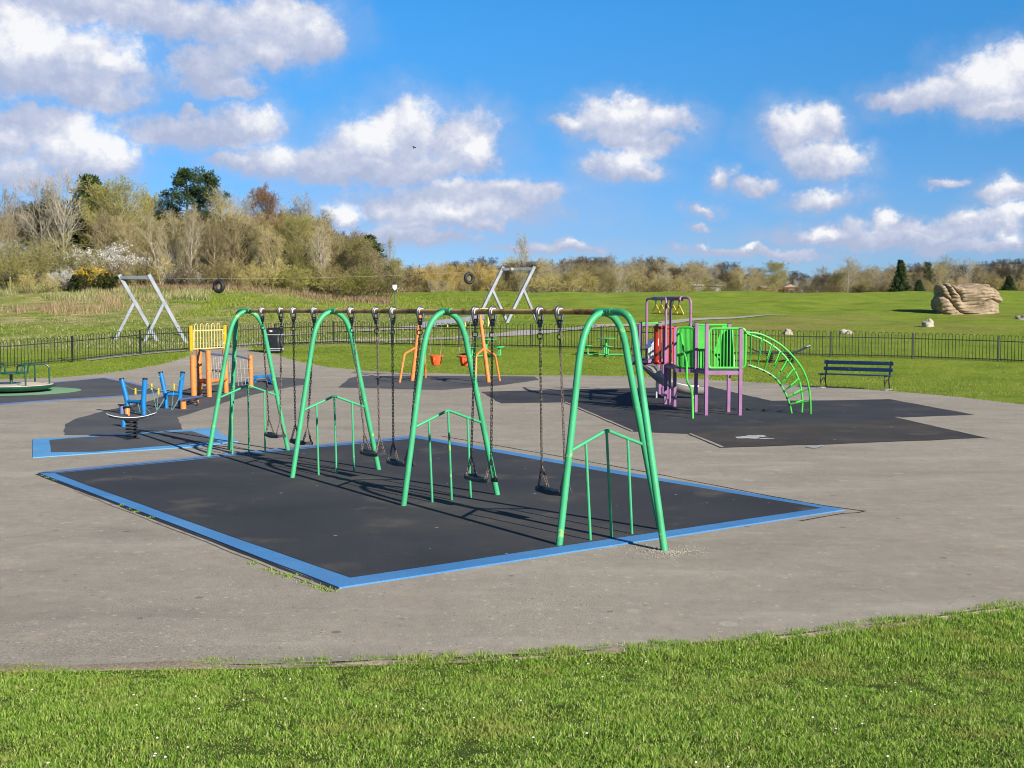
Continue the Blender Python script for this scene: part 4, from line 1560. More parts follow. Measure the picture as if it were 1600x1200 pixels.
for p in (sl[len(sl) // 2 - 3], sl[-3]):
    cpart(MB().tube([Vector((p.x, p.y, .005)), Vector((p.x, p.y, p.z - .12))], .03, 8), 'leg', 'white', slide)
# slide entry guards
def quad_panel(pts, th, name, col):
    a, b, c = pts[0], pts[1], pts[2]
    n = (b - a).cross(c - a).normalized()
    return cpart(MB().extrude(pts, n * th), name, col)


gp_ = [AT(1013, 560, 33.3), AT(1029, 560, 33.3), AT(1029, 529, 33.3), AT(1024, 530, 33.3), AT(1013, 543, 33.3)]
pn = quad_panel(gp_, .03, 'white_guard', 'white')
m = MB()
for u in (1016, 1019, 1022, 1025.5):
    m.tube([AT(u, 559, 33.27), AT(u, 541 - (u - 1013) * .6, 33.27)], .012, 6)
cpart(m, 'ribs', 'galv', pn)
quad_panel([AT(1007, 545, 33.2), AT(1017, 542, 33.2), AT(1023, 530, 33.6), AT(1015, 532, 33.6)], .03, 'guard_slope', 'steelblue')
quad_panel([AT(1022, 535, 33.9), AT(1029, 535, 33.9), AT(1029, 505.5, 33.9), AT(1024, 507, 33.9)], .03, 'solid_panel', 'lime')
cpart(MB().tube([F5 + UP * 2.1, F4 + UP * 2.1], .022, 8), 'top_rail', 'lime')
quad_panel([AT(987, 570, 33.6), AT(999, 570, 33.6), AT(999, 506, 33.6), AT(990, 506, 33.6)], .03, 'climbing_plate', 'clamp')

# ------------------------------------------------------------------ zip wire: two frames, cable, tyres, ramp
def zip_frame(label, y, z0, feetA, sep, wd, lean):
    """two lambda supports joined by a beam; wd = direction of the cable, lean = towards which long legs lean out at the top"""
    c = Vector(feetA)
    r0 = thing('zip_wire_support', label, 'zip wire frame', c, 0, 'galvanised zip wire frames')
    tops = []
    for k in (0, 1):
        b = c + sep * k
        f1 = b + wd * (-lean) * 1.15
        f2 = b + wd * lean * 1.15
        f1.z, f2.z = zf(f1.x, f1.y) - .05, zf(f2.x, f2.y) - .05
        tp = b + wd * lean * .85
        tp.z = z0 + 3.65
        md = f1.lerp(tp, .60)
        MB().bar(f1, tp, .17, .21, bev=.02).build('long_leg', M['galv'], r0, True)
        MB().bar(f2, md, .15, .18, bev=.02).build('short_leg', M['galv'], r0, True)
        tops.append(tp - (tp - f1).normalized() * .2)
    bm = MB().bar(tops[0], tops[1], .2, .2, bev=.02).build('beam', M['galv'], r0, True)
    mid = tops[0].lerp(tops[1], .38)
    MB().box(mid - wd * lean * .14, (.22, .22, .22), bev=.05).build('cable_anchor', M['steel'], bm, True)
    return mid


WD = Vector((.912, .41, 0))
p = G(213, 531)
yl = p.y
mL = zip_frame('galvanised zip wire frame standing on the left meadow behind the railings', yl, p.z, p, Vector((1.77, -.4, 0)) , Vector((.93, .36, 0)), -1)
p = G(768, 503)
mR = zip_frame('galvanised zip wire frame on the bank in the middle of the field', p.y, p.z, p, Vector((2.05, -.5, 0)), WD, 1)
zc = thing('zip_wire', 'thin steel zip wire sagging between the two galvanised frames', 'zip wire', mL)
cur = sag(mL, mR, .25, 40)
MB().tube(cur, .0065, 5).build('cable', M['steel'], zc, True)


def tyre(label, u, hang, rz):
    """tyre seat hanging below the cable at picture column u"""
    best = min(np.linspace(0, 1, 400), key=lambda k: abs(800 + FPX * (mL.lerp(mR, k).x / mL.lerp(mR, k).y) - u))
    p = mL.lerp(mR, best) - UP * .25 * 4 * best * (1 - best)
    t = thing('tyre_swing', label, 'tyre', p, rz, 'tyres hanging on the zip wire')
    R0, r0 = .29, .115
    m = MB()
    m.tube([(R0 * math.cos(a), 0, -hang + R0 * math.sin(a)) for a in np.linspace(0, 2 * math.pi, 29)[:-1]], r0, 10, closed=True)
    m.build('tyre', M['tyre'], t)
    MB().tube([(0, 0, 0), (0, 0, -hang + R0 + .1)], .014, 5).build('hanger_rope', M['galv'], t)
    MB().box((0, 0, .0), (.12, .05, .1), bev=.01).build('trolley', M['clamp'], t)
    return p


pL = tyre('black tyre hanging on the zip wire near the left meadow frame', 344, .46, R(-25))
pRt = tyre('black tyre hanging on the zip wire near the middle field frame', 734, .40, R(35))

ra0 = G(648, 513)
rb0 = G(757, 509)
rm = thing('launch_ramp', 'grey sloping launch ramp with pale yellow handrail below the middle zip frame', 'ramp', ra0)
zt = rb0.z + .55
a, b = ra0 + UP * .05, Vector((rb0.x, rb0.y, zt))
a.y = b.y
a.z = zf(a.x, a.y) + .05
MB().bar(a, b, 1.7, .30).build('ramp_deck', M['galv'], rm, True)
for k in (.45, .72, .97):
    for s in (-.75, .75):
        q = a.lerp(b, k) + Vector((0, s, 0))
        MB().box(Vector((q.x, q.y, (zf(q.x, q.y) + q.z) / 2 - .03)), (.09, .09, max(.1, q.z - zf(q.x, q.y) - .02))).build('leg', M['cream'], rm, True)
for s in (-.8, .8):
    q0, q1 = a.lerp(b, .80) + Vector((0, s, 0)), b + Vector((.25, s, 0))
    MB().tube(fillet([q0 - UP * .2, q0 + UP * .55, q1 + UP * .5, Vector((q1.x, q1.y, zf(q1.x, q1.y)))], .15, 4), .045, 8).build('handrail', M['cream'], rm, True)

# ------------------------------------------------------------------ sculpted rock and boulders
def rock_sculpture():
    c0 = G(1510, 490.5)
    root = thing('rock_sculpture', 'big carved sandstone rock with flowing folds standing on the right field', 'rock', (c0.x, c0.y, c0.z - .12))
    sc = c0.y / FPX
    # front outline measured as half widths per height, left straight, right bulging
    W2, Hh, Dp = 51 * sc, 49.5 * sc, 26 * sc
    nu, nv = 260, 150
    vs, fs = [], []

    def crease(ph, w):
        # rounded lobes parted by narrow creases
        s_ = abs(math.sin(ph))
        return s_ ** w

    for j in range(nv + 1):
        for i in range(nu):
            a = 2 * math.pi * i / nu
            z = j / nv
            ca, sa = math.cos(a), math.sin(a)
            x = math.copysign(abs(ca) ** .42, ca)
            y = math.copysign(abs(sa) ** .6, sa)
            if x > 0:
                kx = .90 - .26 * float(smooth01((z - .66) / .34)) * x + .13 * math.exp(-((z - .47) / .12) ** 2) * x
                ht = Hh * (1 - .02 * x)
            else:
                kx = .97 - .03 * math.sin(z * 9 + 1)
                ht = Hh * (.965 + .05 * math.exp(-((x + .75) / .2) ** 2) - .05 * math.exp(-((x + .5) / .08) ** 2))
            close = (1 - max(0, (z - .8) / .2) ** 2.6) ** (1 / 2.6) if z < 1 else 0
            X = x * kx * W2 * (.86 + .14 * close)
            Y = y * Dp * (1 - .1 * z) * max(.03, close)
            px_, pz = X / W2, z
            q = Vector((px_ * 1.2, pz * 1.2, y * .3))
            w1 = mnoise.noise(q * 1.5 + Vector((7, 0, 0)))
            w2 = mnoise.noise(q * 3.7)
            # drapery on the left, broad flowing bands on the right
            kr = float(smooth01((px_ + .18 + .25 * (pz - .5)) / .34))
            kd = float(smooth01((pz - .42 + .45 * (px_ + .55)) / .2)) * (1 - kr)
            ko = (1 - kr) * (1 - kd)
            band = crease(pz * 6.2 + 1.6 * (px_ - .45) ** 2 + 1.2 * w1 + .3 * w2 + .7, .38)
            fine = crease(pz * 30 + 3.0 * (px_ - .4) ** 2 + 3.2 * w1 + .8 * w2, .6)
            drape = crease(px_ * 9.5 + pz * 5.5 + 1.9 * w1 + .6 * w2, .42)
            root_ = crease(pz * 7.5 + px_ * 5.0 + 1.8 * w1 + .7 * w2, .42)
            lob = kr * (.87 * band + .13 * fine) + kd * (.8 * drape + .2 * fine) + ko * (.8 * root_ + .2 * fine)
            big = mnoise.noise(q * 1.1 + Vector((0, 3, 9)))
            dsp = .46 * (lob - .75) + .16 * big + .05 * mnoise.noise(q * 9)
            # hollow in the middle
            dsp -= .30 * math.exp(-((px_ + .02) / .22) ** 2 - ((pz - .38) / .2) ** 2)
            n = Vector((ca * .45, sa, 0)).normalized()
            ed_ = max(.15, close)
            vs.append((X + n.x * dsp * .8 * ed_, Y + n.y * dsp * 1.5 * ed_, z * ht * (1 - .0 * z) + (.10 * mnoise.noise(Vector((X * .9, Y * .9, 3))) + .05 * (lob - .7)) * float(smooth01((z - .6) / .3))))
    for j in range(nv):
        for i in range(nu):
            i2 = (i + 1) % nu
            fs.append((j * nu + i, j * nu + i2, (j + 1) * nu + i2, (j + 1) * nu + i))
    fs.append(tuple(nv * nu + i for i in range(nu)))
    MB().add(vs, fs).build('rock', M['rock'], root, angle=70)


rock_sculpture()


def boulder(label, u, v, wpx, hpx, seed):
    c = G(u, v)
    s = c.y / FPX
    w, h = wpx * s / 2, hpx * s
    vs, fs = [], []
    nu, nv = 28, 16
    for j in range(nv + 1):
        for i in range(nu):
            a = 2 * math.pi * i / nu
            ph = math.pi * .5 * j / nv
            p = Vector((math.cos(a) * math.cos(ph) ** .85, math.sin(a) * math.cos(ph) ** .85 * .8, math.sin(ph) ** 1.15))
            k = 1 + .42 * mnoise.noise(p * 1.5 + Vector((seed, 0, 0))) + .12 * mnoise.noise(p * 4 + Vector((seed, 2, 0)))
            vs.append((p.x * w * k, p.y * w * k, p.z * h * k - .08))
    for j in range(nv):
        for i in range(nu):
            i2 = (i + 1) % nu
            fs.append((j * nu + i, j * nu + i2, (j + 1) * nu + i2, (j + 1) * nu + i))
    o = MB().add(vs, fs).build('boulder', M['boulder'], angle=55)
    o.location = c
    o.rotation_euler = (0, 0, seed)
    tag(o, label, 'boulder', 'pale boulders on the field')


boulder('low pale boulder just above the arched green ladder', 1231, 523, 24, 9.5, 1.1)
boulder('long pale boulder behind the railings left of the field middle', 1323, 522, 27, 10, 2.6)
boulder('rounded pale boulder lying left of the rock sculpture', 1450, 510.5, 23, 12.5, 4.1)
boulder('flat pale boulder cut by the right picture edge', 1598, 498.5, 26, 8, 5.2)

# ------------------------------------------------------------------ small sign, bird
p = AT(617, 457, 112)
p.z = zf(p.x, p.y)
sg = thing('sign', 'white shield shaped sign on a post before the woodland edge', 'sign', p)
hz = AT(617, 449, p.y).z - p.z
MB().tube([(0, 0, 0), (0, 0, hz + .2)], .04, 8).build('post', M['clamp'], sg)
MB().extrude([(-.21, -.05, hz + .24), (-.21, -.05, hz - .06), (0, -.05, hz - .30), (.21, -.05, hz - .06), (.21, -.05, hz + .24)][::-1], (0, .03, 0)).build('board', M['white'], sg)

p = AT(647, 231, 62)
bi = MB()
bi.tube([(-.15, 0, -.03), (-.05, 0, 0), (.06, 0, .02), (.14, 0, .03), (.19, 0, .03)], [.008, .045, .05, .03, .006], 8)
for s in (-1, 1):
    bi.extrude([(.07, s * .03, .03), (.10, s * .16, .09), (.02, s * .32, .05), (-.02, s * .15, .07), (-.04, s * .03, .02)], (0, 0, .008))
o = bi.build('bird', M['bird'])
o.location = p
o.scale = (.55, .55, .55)
o.rotation_euler = (R(25), R(-25), R(35))
tag(o, 'tiny dark bird flying in front of the big central cloud', 'bird')


# ------------------------------------------------------------------ far buildings between the trees
def house(name, label, cat, u0, u1, vtop, veave, y, wall, roof, gable=False):
    a, b = AT(u0, veave, y), AT(u1, veave, y)
    w = (b.x - a.x)
    cx = (a.x + b.x) / 2
    zb = zf(cx, y) - .3
    h = a.z - zb
    hr = AT(u0, vtop, y).z - a.z
    r0 = thing(name, label, cat, (cx, y, zb))
    dp = 7.0
    MB().box((0, dp / 2, h / 2), (w, dp, h)).build('wall', M[wall], r0)
    e = .3
    if gable:
        MB().extrude([(-w / 2 - e, -e, h), (w / 2 + e, -e, h), (0, -e, h + hr)], (0, dp + 2 * e, 0)).build('roof', M[roof], r0)
    else:
        MB().extrude([(-w / 2 - e, -e, h), (-w / 2 - e, dp + e, h), (-w / 2 - e, dp / 2, h + hr)], (w + 2 * e, 0, 0)).build('roof', M[roof], r0)
    n = max(1, int(w / 2.2))
    for k in range(n):
        x = -w / 2 + w * (k + .5) / n
        f = MB().box((x, -.02, h * .62), (1.1, .06, min(1.0, h * .4)))
        wn = f.build('window', M['glass'], r0)
        MB().box((x, -.05, h * .62 - min(1.0, h * .4) / 2 - .05), (1.25, .1, .08)).build('sill', M['white'], wn)


house('pavilion', 'long low white pavilion glimpsed under the distant trees', 'building', 1086, 1126, 443, 447, 176, 'white', 'white')
house('house', 'small orange brick house glimpsed beneath the round olive tree', 'house', 1196, 1206, 446, 450, 180, 'brick', 'roof')
house('house', 'brick house half hidden at the foot of the gap between far trees', 'house', 1226, 1242, 444, 449, 184, 'brick', 'roof', True)
house('house', 'house with pale tan gable roof behind the rock sculpture', 'house', 1488, 1513, 430, 446, 190, 'brick', 'roof', True)
# pale car parked before the far trees
p = AT(1270, 455, 216)
p.z = zf(p.x, p.y)
car = thing('parked_car', 'tiny white car parked far off before the dark tree clump', 'car', p)
MB().extrude([(-2.0, -.85, .3), (2.0, -.85, .3), (2.05, -.85, .8), (1.3, -.85, .92), (.7, -.85, 1.42), (-1.1, -.85, 1.45), (-1.9, -.85, .95), (-2.05, -.85, .7)], (0, 1.7, 0)).build('body', M['white'], car)
MB().extrude([(-1.5, -.87, .97), (1.1, -.87, .95), (.62, -.87, 1.36), (-1.05, -.87, 1.38)], (0, 1.74, 0)).build('windows', M['glass'], car)
for x in (-1.3, 1.3):
    for y in (-.87, .75):
        MB().tube([(x, y, .32), (x, y + .14, .32)], .32, 14).build('wheel', M['tyre'], car)
# ------------------------------------------------------------------ trees
def rot_about(d, ax, an):
    return Matrix.Rotation(an, 3, ax) @ d


class Tree:
    """skeleton of stems, limbs and twigs; thick wood and fine twigs are kept apart"""

    def __init__(self, seed):
        self.r = random.Random(seed)
        self.thick, self.twigs, self.tips = MB(), MB(), []

    def branch(self, p, d, L, r, lvl, cfg):
        rr = self.r
        maxl = len(cfg['n']) - 1
        last = lvl >= maxl
        n = 2 if last else (3 if lvl == maxl - 1 else 5)
        pts, rad = [p.copy()], [r]
        dd = d.copy()
        wob = cfg.get('wob', .16)
        for i in range(n):
            dd = dd + Vector((rr.gauss(0, wob), rr.gauss(0, wob), rr.gauss(0, wob) + cfg['up'][min(lvl, len(cfg['up']) - 1)]))
            dd.normalize()
            pts.append(pts[-1] + dd * (L / n))
            rad.append(max(cfg.get('rmin', .006), r * (1 - .75 * (i + 1) / n)))
        if lvl <= cfg.get('thick', 1):
            self.thick.tube(pts, rad, 6 if lvl == 0 else 5, cap=False)
        else:
            self.twigs.tube(pts, rad, 3, cap=False)
        if last:
            self.tips.append((pts[-1], dd.copy(), L))
            return
        k = cfg['n'][lvl + 1]
        k = max(1, int(k * (.75 + .5 * rr.random()) + .5))
        off = rr.random() * 6.28
        for i in range(k):
            s = cfg.get('start', .25) + (1 - cfg.get('start', .25)) * (i + rr.random()) / k
            s = min(.98, s)
            f = s * n
            j = min(int(f), n - 1)
            q = pts[j].lerp(pts[j + 1], f - j)
            ax = (pts[j + 1] - pts[j]).normalized()
            o = ax.orthogonal().normalized()
            o = rot_about(o, ax, off + i * 2.4)
            an = R(cfg['ang'][min(lvl, len(cfg['ang']) - 1)] * (.7 + .6 * rr.random()))
            nd_ = (ax * math.cos(an) + o * math.sin(an)).normalized()
            ratio = cfg['ratio'][min(lvl, len(cfg['ratio']) - 1)]
            self.branch(q, nd_, L * ratio * (1.05 - .5 * s) * (.75 + .5 * rr.random()), max(cfg.get('rmin', .006) * 1.4, r * .55 * (1 - .5 * s)), lvl + 1, cfg)

    def leaves(self, size, per, mb, spread=.25):
        rr = self.r
        for p, d, L in self.tips:
            for k in range(per):
                c = p - d * L * rr.random() + Vector((rr.gauss(0, spread), rr.gauss(0, spread), rr.gauss(0, spread))) * L * .6
                a = Vector((rr.gauss(0, 1), rr.gauss(0, 1), rr.gauss(0, 1))).normalized() * size * rr.uniform(.6, 1.3)
                b = a.orthogonal().normalized() * size * rr.uniform(.4, .8)
                mb.add([c - a, c + b, c + a, c - b], [(0, 1, 2, 3)])


def finish(name, tr, bark, twig, leaf=None):
    root = thing(name, '', 'tree')
    tr.thick.build('trunk', M[bark], root)
    cr = tr.twigs.build('crown', M[twig], root)
    if leaf:
        mb, mt, nm = leaf
        mb.build(nm, M[mt], root, smooth=False)
    return root


def deciduous(name, seed, H, r0, clear, limbs, limb_len, bark, twig, upk=.10, twn=(7, 6, 4), env='oval', leaf=None, stems=1, lean=.06, leader=.9, thick=2, low=62, high=24):
    t = Tree(seed)
    rr = t.r
    cfg = dict(n=(0, twn[0], twn[1], twn[2]), up=(upk, upk * .8, .03, .02), ang=(38, 40, 45), ratio=(.62, .58, .62), wob=.13, thick=thick, rmin=.0105)
    for s in range(stems):
        a = rr.random() * 6.28
        p = Vector((0, 0, -.15))
        if stems > 1:
            p += Vector((math.cos(a), math.sin(a), 0)) * .25 * rr.random()
        d = Vector((rr.gauss(0, lean), rr.gauss(0, lean), 1))
        if stems > 1:
            d += Vector((math.cos(a), math.sin(a), 0)) * .22
        d.normalize()
        n = 9
        hs = H * (leader if s == 0 else leader * rr.uniform(.7, .95))
        pts, rad = [p], [r0 * 1.25]
        for i in range(n):
            d = (d + Vector((rr.gauss(0, .06), rr.gauss(0, .06), .05))).normalized()
            pts.append(pts[-1] + d * hs / n)
            rad.append(r0 * (1 - .88 * (i + 1) / n))
        t.thick.tube(pts, rad, 7, cap=False)
        L_ = limbs // stems
        for i in range(L_):
            s_ = clear + (1 - clear) * (i + .5 * rr.random()) / L_
            f = s_ * n
            j = min(int(f), n - 1)
            q = pts[j].lerp(pts[j + 1], f - j)
            az = i * 2.4 + rr.gauss(0, .4)
            h = (s_ - clear) / (1 - clear)
            an = R(low + (high - low) * h + rr.gauss(0, 7))
            dr_ = Vector((math.cos(az) * math.sin(an), math.sin(az) * math.sin(an), math.cos(an)))
            if env == 'oval':
                e = .45 + .55 * math.sin(math.pi * (.18 + .72 * (1 - h)))
            elif env == 'top':
                e = .55 + .45 * math.sin(math.pi * (.25 + .6 * h))
            else:
                e = 1.0 - .55 * h
            t.branch(q, dr_, limb_len * e * rr.uniform(.75, 1.15), max(.03, r0 * .42 * (1 - .6 * h)), 0, cfg)
    lf = None
    if leaf:
        mb = MB()
        t.leaves(leaf[1], leaf[2], mb)
        lf = (mb, leaf[0], leaf[3])
    return finish(name, t, bark, twig, lf)


def shrub(name, seed, H, spread, stems, twig, bark='barkdark', leaf=None, twn=(8, 6, 4), upk=.08, ang=42):
    t = Tree(seed)
    rr = t.r
    cfg = dict(n=(0,) + tuple(twn), up=(upk, upk, .03, .0), ang=(ang, 44, 48), ratio=(.55, .58, .6), wob=.16, thick=0, rmin=.007, start=.2)
    for s in range(stems):
        a = s * 2.4 + rr.gauss(0, .3)
        k = math.sqrt((s + .5) / stems)
        p = Vector((math.cos(a), math.sin(a), 0)) * k * spread * .45 - UP * .1
        an = R(8 + 42 * k)
        d = Vector((math.cos(a) * math.sin(an), math.sin(a) * math.sin(an), math.cos(an)))
        t.branch(p, d, H * rr.uniform(.75, 1.0) * (1 - .22 * k), .035, 0, cfg)
    lf = None
    if leaf:
        mb = MB()
        t.leaves(leaf[1], leaf[2], mb, leaf[4] if len(leaf) > 4 else .25)
        lf = (mb, leaf[0], leaf[3])
    return finish(name, t, bark, twig, lf)


def needles(mb, rr, c, rad, n, size):
    for k in range(n):
        d = Vector((rr.gauss(0, 1), rr.gauss(0, 1), rr.gauss(0, 1) * .75 + .15)).normalized()
        p = c + d * rad * rr.random() ** .4 * Vector((1, 1, .7)).length / 1.56
        ax = (d + Vector((rr.gauss(0, .5), rr.gauss(0, .5), rr.gauss(0, .5) + .3))).normalized()
        o = ax.orthogonal().normalized()
        o = rot_about(o, ax, rr.random() * 6.28)
        s = size * rr.uniform(.6, 1.3)
        mb.add([p - o * s * .22, p + ax * s, p + o * s * .22], [(0, 1, 2)])


def pine(name, seed, H, crown_w, clear=.45):
    rr = random.Random(seed)
    th, nd_, root = MB(), MB(), thing(name, '', 'tree')
    n = 9
    pts, rad = [Vector((0, 0, -.2))], [.24]
    d = Vector((0, 0, 1))
    for i in range(n):
        d = (d + Vector((rr.gauss(0, .04), rr.gauss(0, .04), .1))).normalized()
        pts.append(pts[-1] + d * H * .96 / n)
        rad.append(.24 * (1 - .85 * (i + 1) / n))
    th.tube(pts, rad, 7, cap=False)
    for i in range(25):
        h = clear + (1 - clear) * (i + rr.random()) / 25
        f = h * n
        j = min(int(f), n - 1)
        q = pts[j].lerp(pts[j + 1], f - j)
        az = i * 2.4 + rr.gauss(0, .5)
        t = (h - clear) / (1 - clear)
        L = crown_w * (.35 + .65 * math.sin(math.pi * (.22 + .70 * t))) * rr.uniform(.45, 1.2)
        e = q + Vector((math.cos(az) * L, math.sin(az) * L, L * (.12 + .35 * t)))
        mid = q.lerp(e, .5) - UP * .08 * L
        th.tube([q, mid, e], [.06, .04, .015], 4, cap=False)
        for s in (.55, .78, 1.0):
            c = q.lerp(e, s) + Vector((rr.gauss(0, .25), rr.gauss(0, .25), rr.gauss(.1, .2)))
            needles(nd_, rr, c, .56 * rr.uniform(.7, 1.25), 95, .30)
    needles(nd_, rr, pts[-1], .6, 140, .34)
    th.build('trunk', M['barkdark'], root)
    nd_.build('crown', M['needle'], root, smooth=False)
    return root


def spruce(name, seed, H, w):
    rr = random.Random(seed)
    th, nd_, root = MB(), MB(), thing(name, '', 'tree')
    th.tube([(0, 0, -.2), (0, 0, H * .5), (0, 0, H)], [.22, .13, .02], 7, cap=False)
    nl = 26
    for i in range(nl):
        h = .04 + .93 * i / nl
        L0 = w * (1 - h) ** .8 + .15
        for k in range(9):
            az = k * .7 + i * 1.3 + rr.gauss(0, .2)
            L = L0 * rr.uniform(.4, 1.3)
            q = Vector((0, 0, h * H))
            e = q + Vector((math.cos(az) * L, math.sin(az) * L, -.18 * L + rr.gauss(0, .1)))
            th.tube([q, e], [.03, .01], 3, cap=False)
            for s in (.35, .6, .82, 1.0):
                needles(nd_, rr, q.lerp(e, s), .30, 22, .34)
    th.build('trunk', M['barkdark'], root)
    nd_.build('crown', M['needle'], root, smooth=False)
    return root


PRO = {
    'pale': deciduous('bare_tree', 1, 12, .17, .24, 20, 4.6, 'barkpale', 'twiggrey', .2, (6, 5, 3), low=52),
    'grey': deciduous('bare_tree', 2, 12, .16, .28, 22, 3.8, 'barkpale', 'twiggrey', .24, (6, 5, 4), 'top', low=48),
    'tan': deciduous('bare_tree', 3, 12, .20, .16, 28, 4.6, 'barktan', 'twigtan', .16, (7, 5, 4)),
    'tan2': deciduous('bare_tree', 4, 12, .19, .16, 26, 4.2, 'barkpale', 'twigtan', .22, (7, 5, 3), stems=2),
    'brown': deciduous('bare_tree', 5, 12, .20, .14, 30, 4.6, 'barktan', 'twigbrown', .14, (7, 5, 4)),
    'deep': deciduous('bare_tree', 14, 12, .20, .10, 32, 4.6, 'barkdark', 'twigshade', .12, (8, 7, 4)),
    'deepshrub': shrub('shrub', 26, 3.6, 3.6, 18, 'twigshade'),
    'russet': deciduous('birch_tree', 6, 12, .15, .34, 30, 2.9, 'barktan', 'twigred', .12, (9, 8, 5), 'oval', thick=0),
    'willow': deciduous('budding_tree', 7, 12, .22, .10, 30, 5.4, 'barktan', 'twigolive', .16, (8, 7, 4), leaf=('bud', .07, 2, 'buds')),
    'olive': deciduous('budding_tree', 8, 10, .22, .08, 32, 5.0, 'barkdark', 'twigolive', .1, (8, 7, 4), leaf=('leafgreen', .06, 1, 'buds')),
    'gold': deciduous('golden_willow', 9, 8, .18, .06, 30, 4.2, 'barktan', 'twiggold', .14, (8, 7, 4), stems=2),
    'ivy': deciduous('ivy_clad_tree', 10, 12, .22, .15, 26, 4.0, 'barkdark', 'twigbrown', .14, (8, 6, 4), leaf=('ivy', .10, 3, 'ivy')),
    'pine': pine('pine_tree', 12, 13, 2.7),
    'spruce': spruce('spruce_tree', 13, 9, 2.6),
    'sh_olive': shrub('shrub', 20, 4.6, 4.2, 18, 'twigolive', leaf=('leafgreen', .045, 1, 'leaves')),
    'sh_tan': shrub('shrub', 21, 3.6, 3.4, 16, 'twigtan'),
    'sh_brown': shrub('shrub', 22, 3.2, 3.4, 16, 'twigbrown'),
    'sh_green': shrub('shrub', 23, 3.2, 3.0, 14, 'twigolive', leaf=('bud', .05, 3, 'buds')),
    'blossom': shrub('blossom_shrub', 24, 3.4, 3.2, 16, 'twiggrey', leaf=('blossom', .045, 4, 'blossom', .4)),
    'gorse': shrub('gorse_bush', 25, 1.7, 2.6, 18, 'twigbrown', leaf=('ivy', .06, 4, 'leaves')),
}
_g = MB()
_r = random.Random(4)
for k in range(900):
    a, e = _r.uniform(0, 6.28), _r.random() ** .5
    c = Vector((math.cos(a) * e * 1.5, math.sin(a) * e * 1.3, 1.55 - .6 * e * e + _r.gauss(0, .18)))
    if mnoise.noise(c * 1.3) < -.05: continue
    needles(_g, _r, c, .08, 3, .10)
_g.build('flowers', M['gorse'], PRO['gorse'], smooth=False)
HREF = {'pale': 12.6, 'grey': 12.6, 'tan': 12.6, 'tan2': 12.6, 'brown': 12.6, 'russet': 12.4, 'willow': 13, 'olive': 11, 'gold': 9, 'ivy': 12.6, 'pine': 13.3, 'spruce': 9.2,
        'sh_olive': 4.6, 'sh_tan': 3.7, 'sh_brown': 3.3, 'sh_green': 3.2, 'blossom': 3.4, 'gorse': 1.7}


def _true_h(o):
    return max(max(v.co.z for v in c.data.vertices) for c in o.children if c.type == 'MESH')


for k in PRO: HREF[k] = _true_h(PRO[k])
seen_proto = set()


def plant(kind, u, vtop, y, label, group=None, cat=None, wide=1.0, base_drop=0.0):
    """stand a tree so that its top reaches the surveyed height"""
    x = (u - 800) / FPX * y
    zb = zf(x, y) - base_drop
    zt = AT(u, vtop, y).z
    h = max(1.0, zt - zb)
    proto = PRO[kind]
    o = proto if kind not in seen_proto else copy_tree(proto)
    seen_proto.add(kind)
    s = h / HREF[kind]
    o.location = (x, y, zb)
    o.scale = (s * wide, s * wide, s)
    o.rotation_euler = (0, 0, rnd.uniform(0, 6.28))
    tag(o, label, cat or ('shrub' if kind.startswith('sh') or kind in ('blossom', 'gorse') else 'tree'), group)
    if 'group' in o and not group: del o['group']
    return o


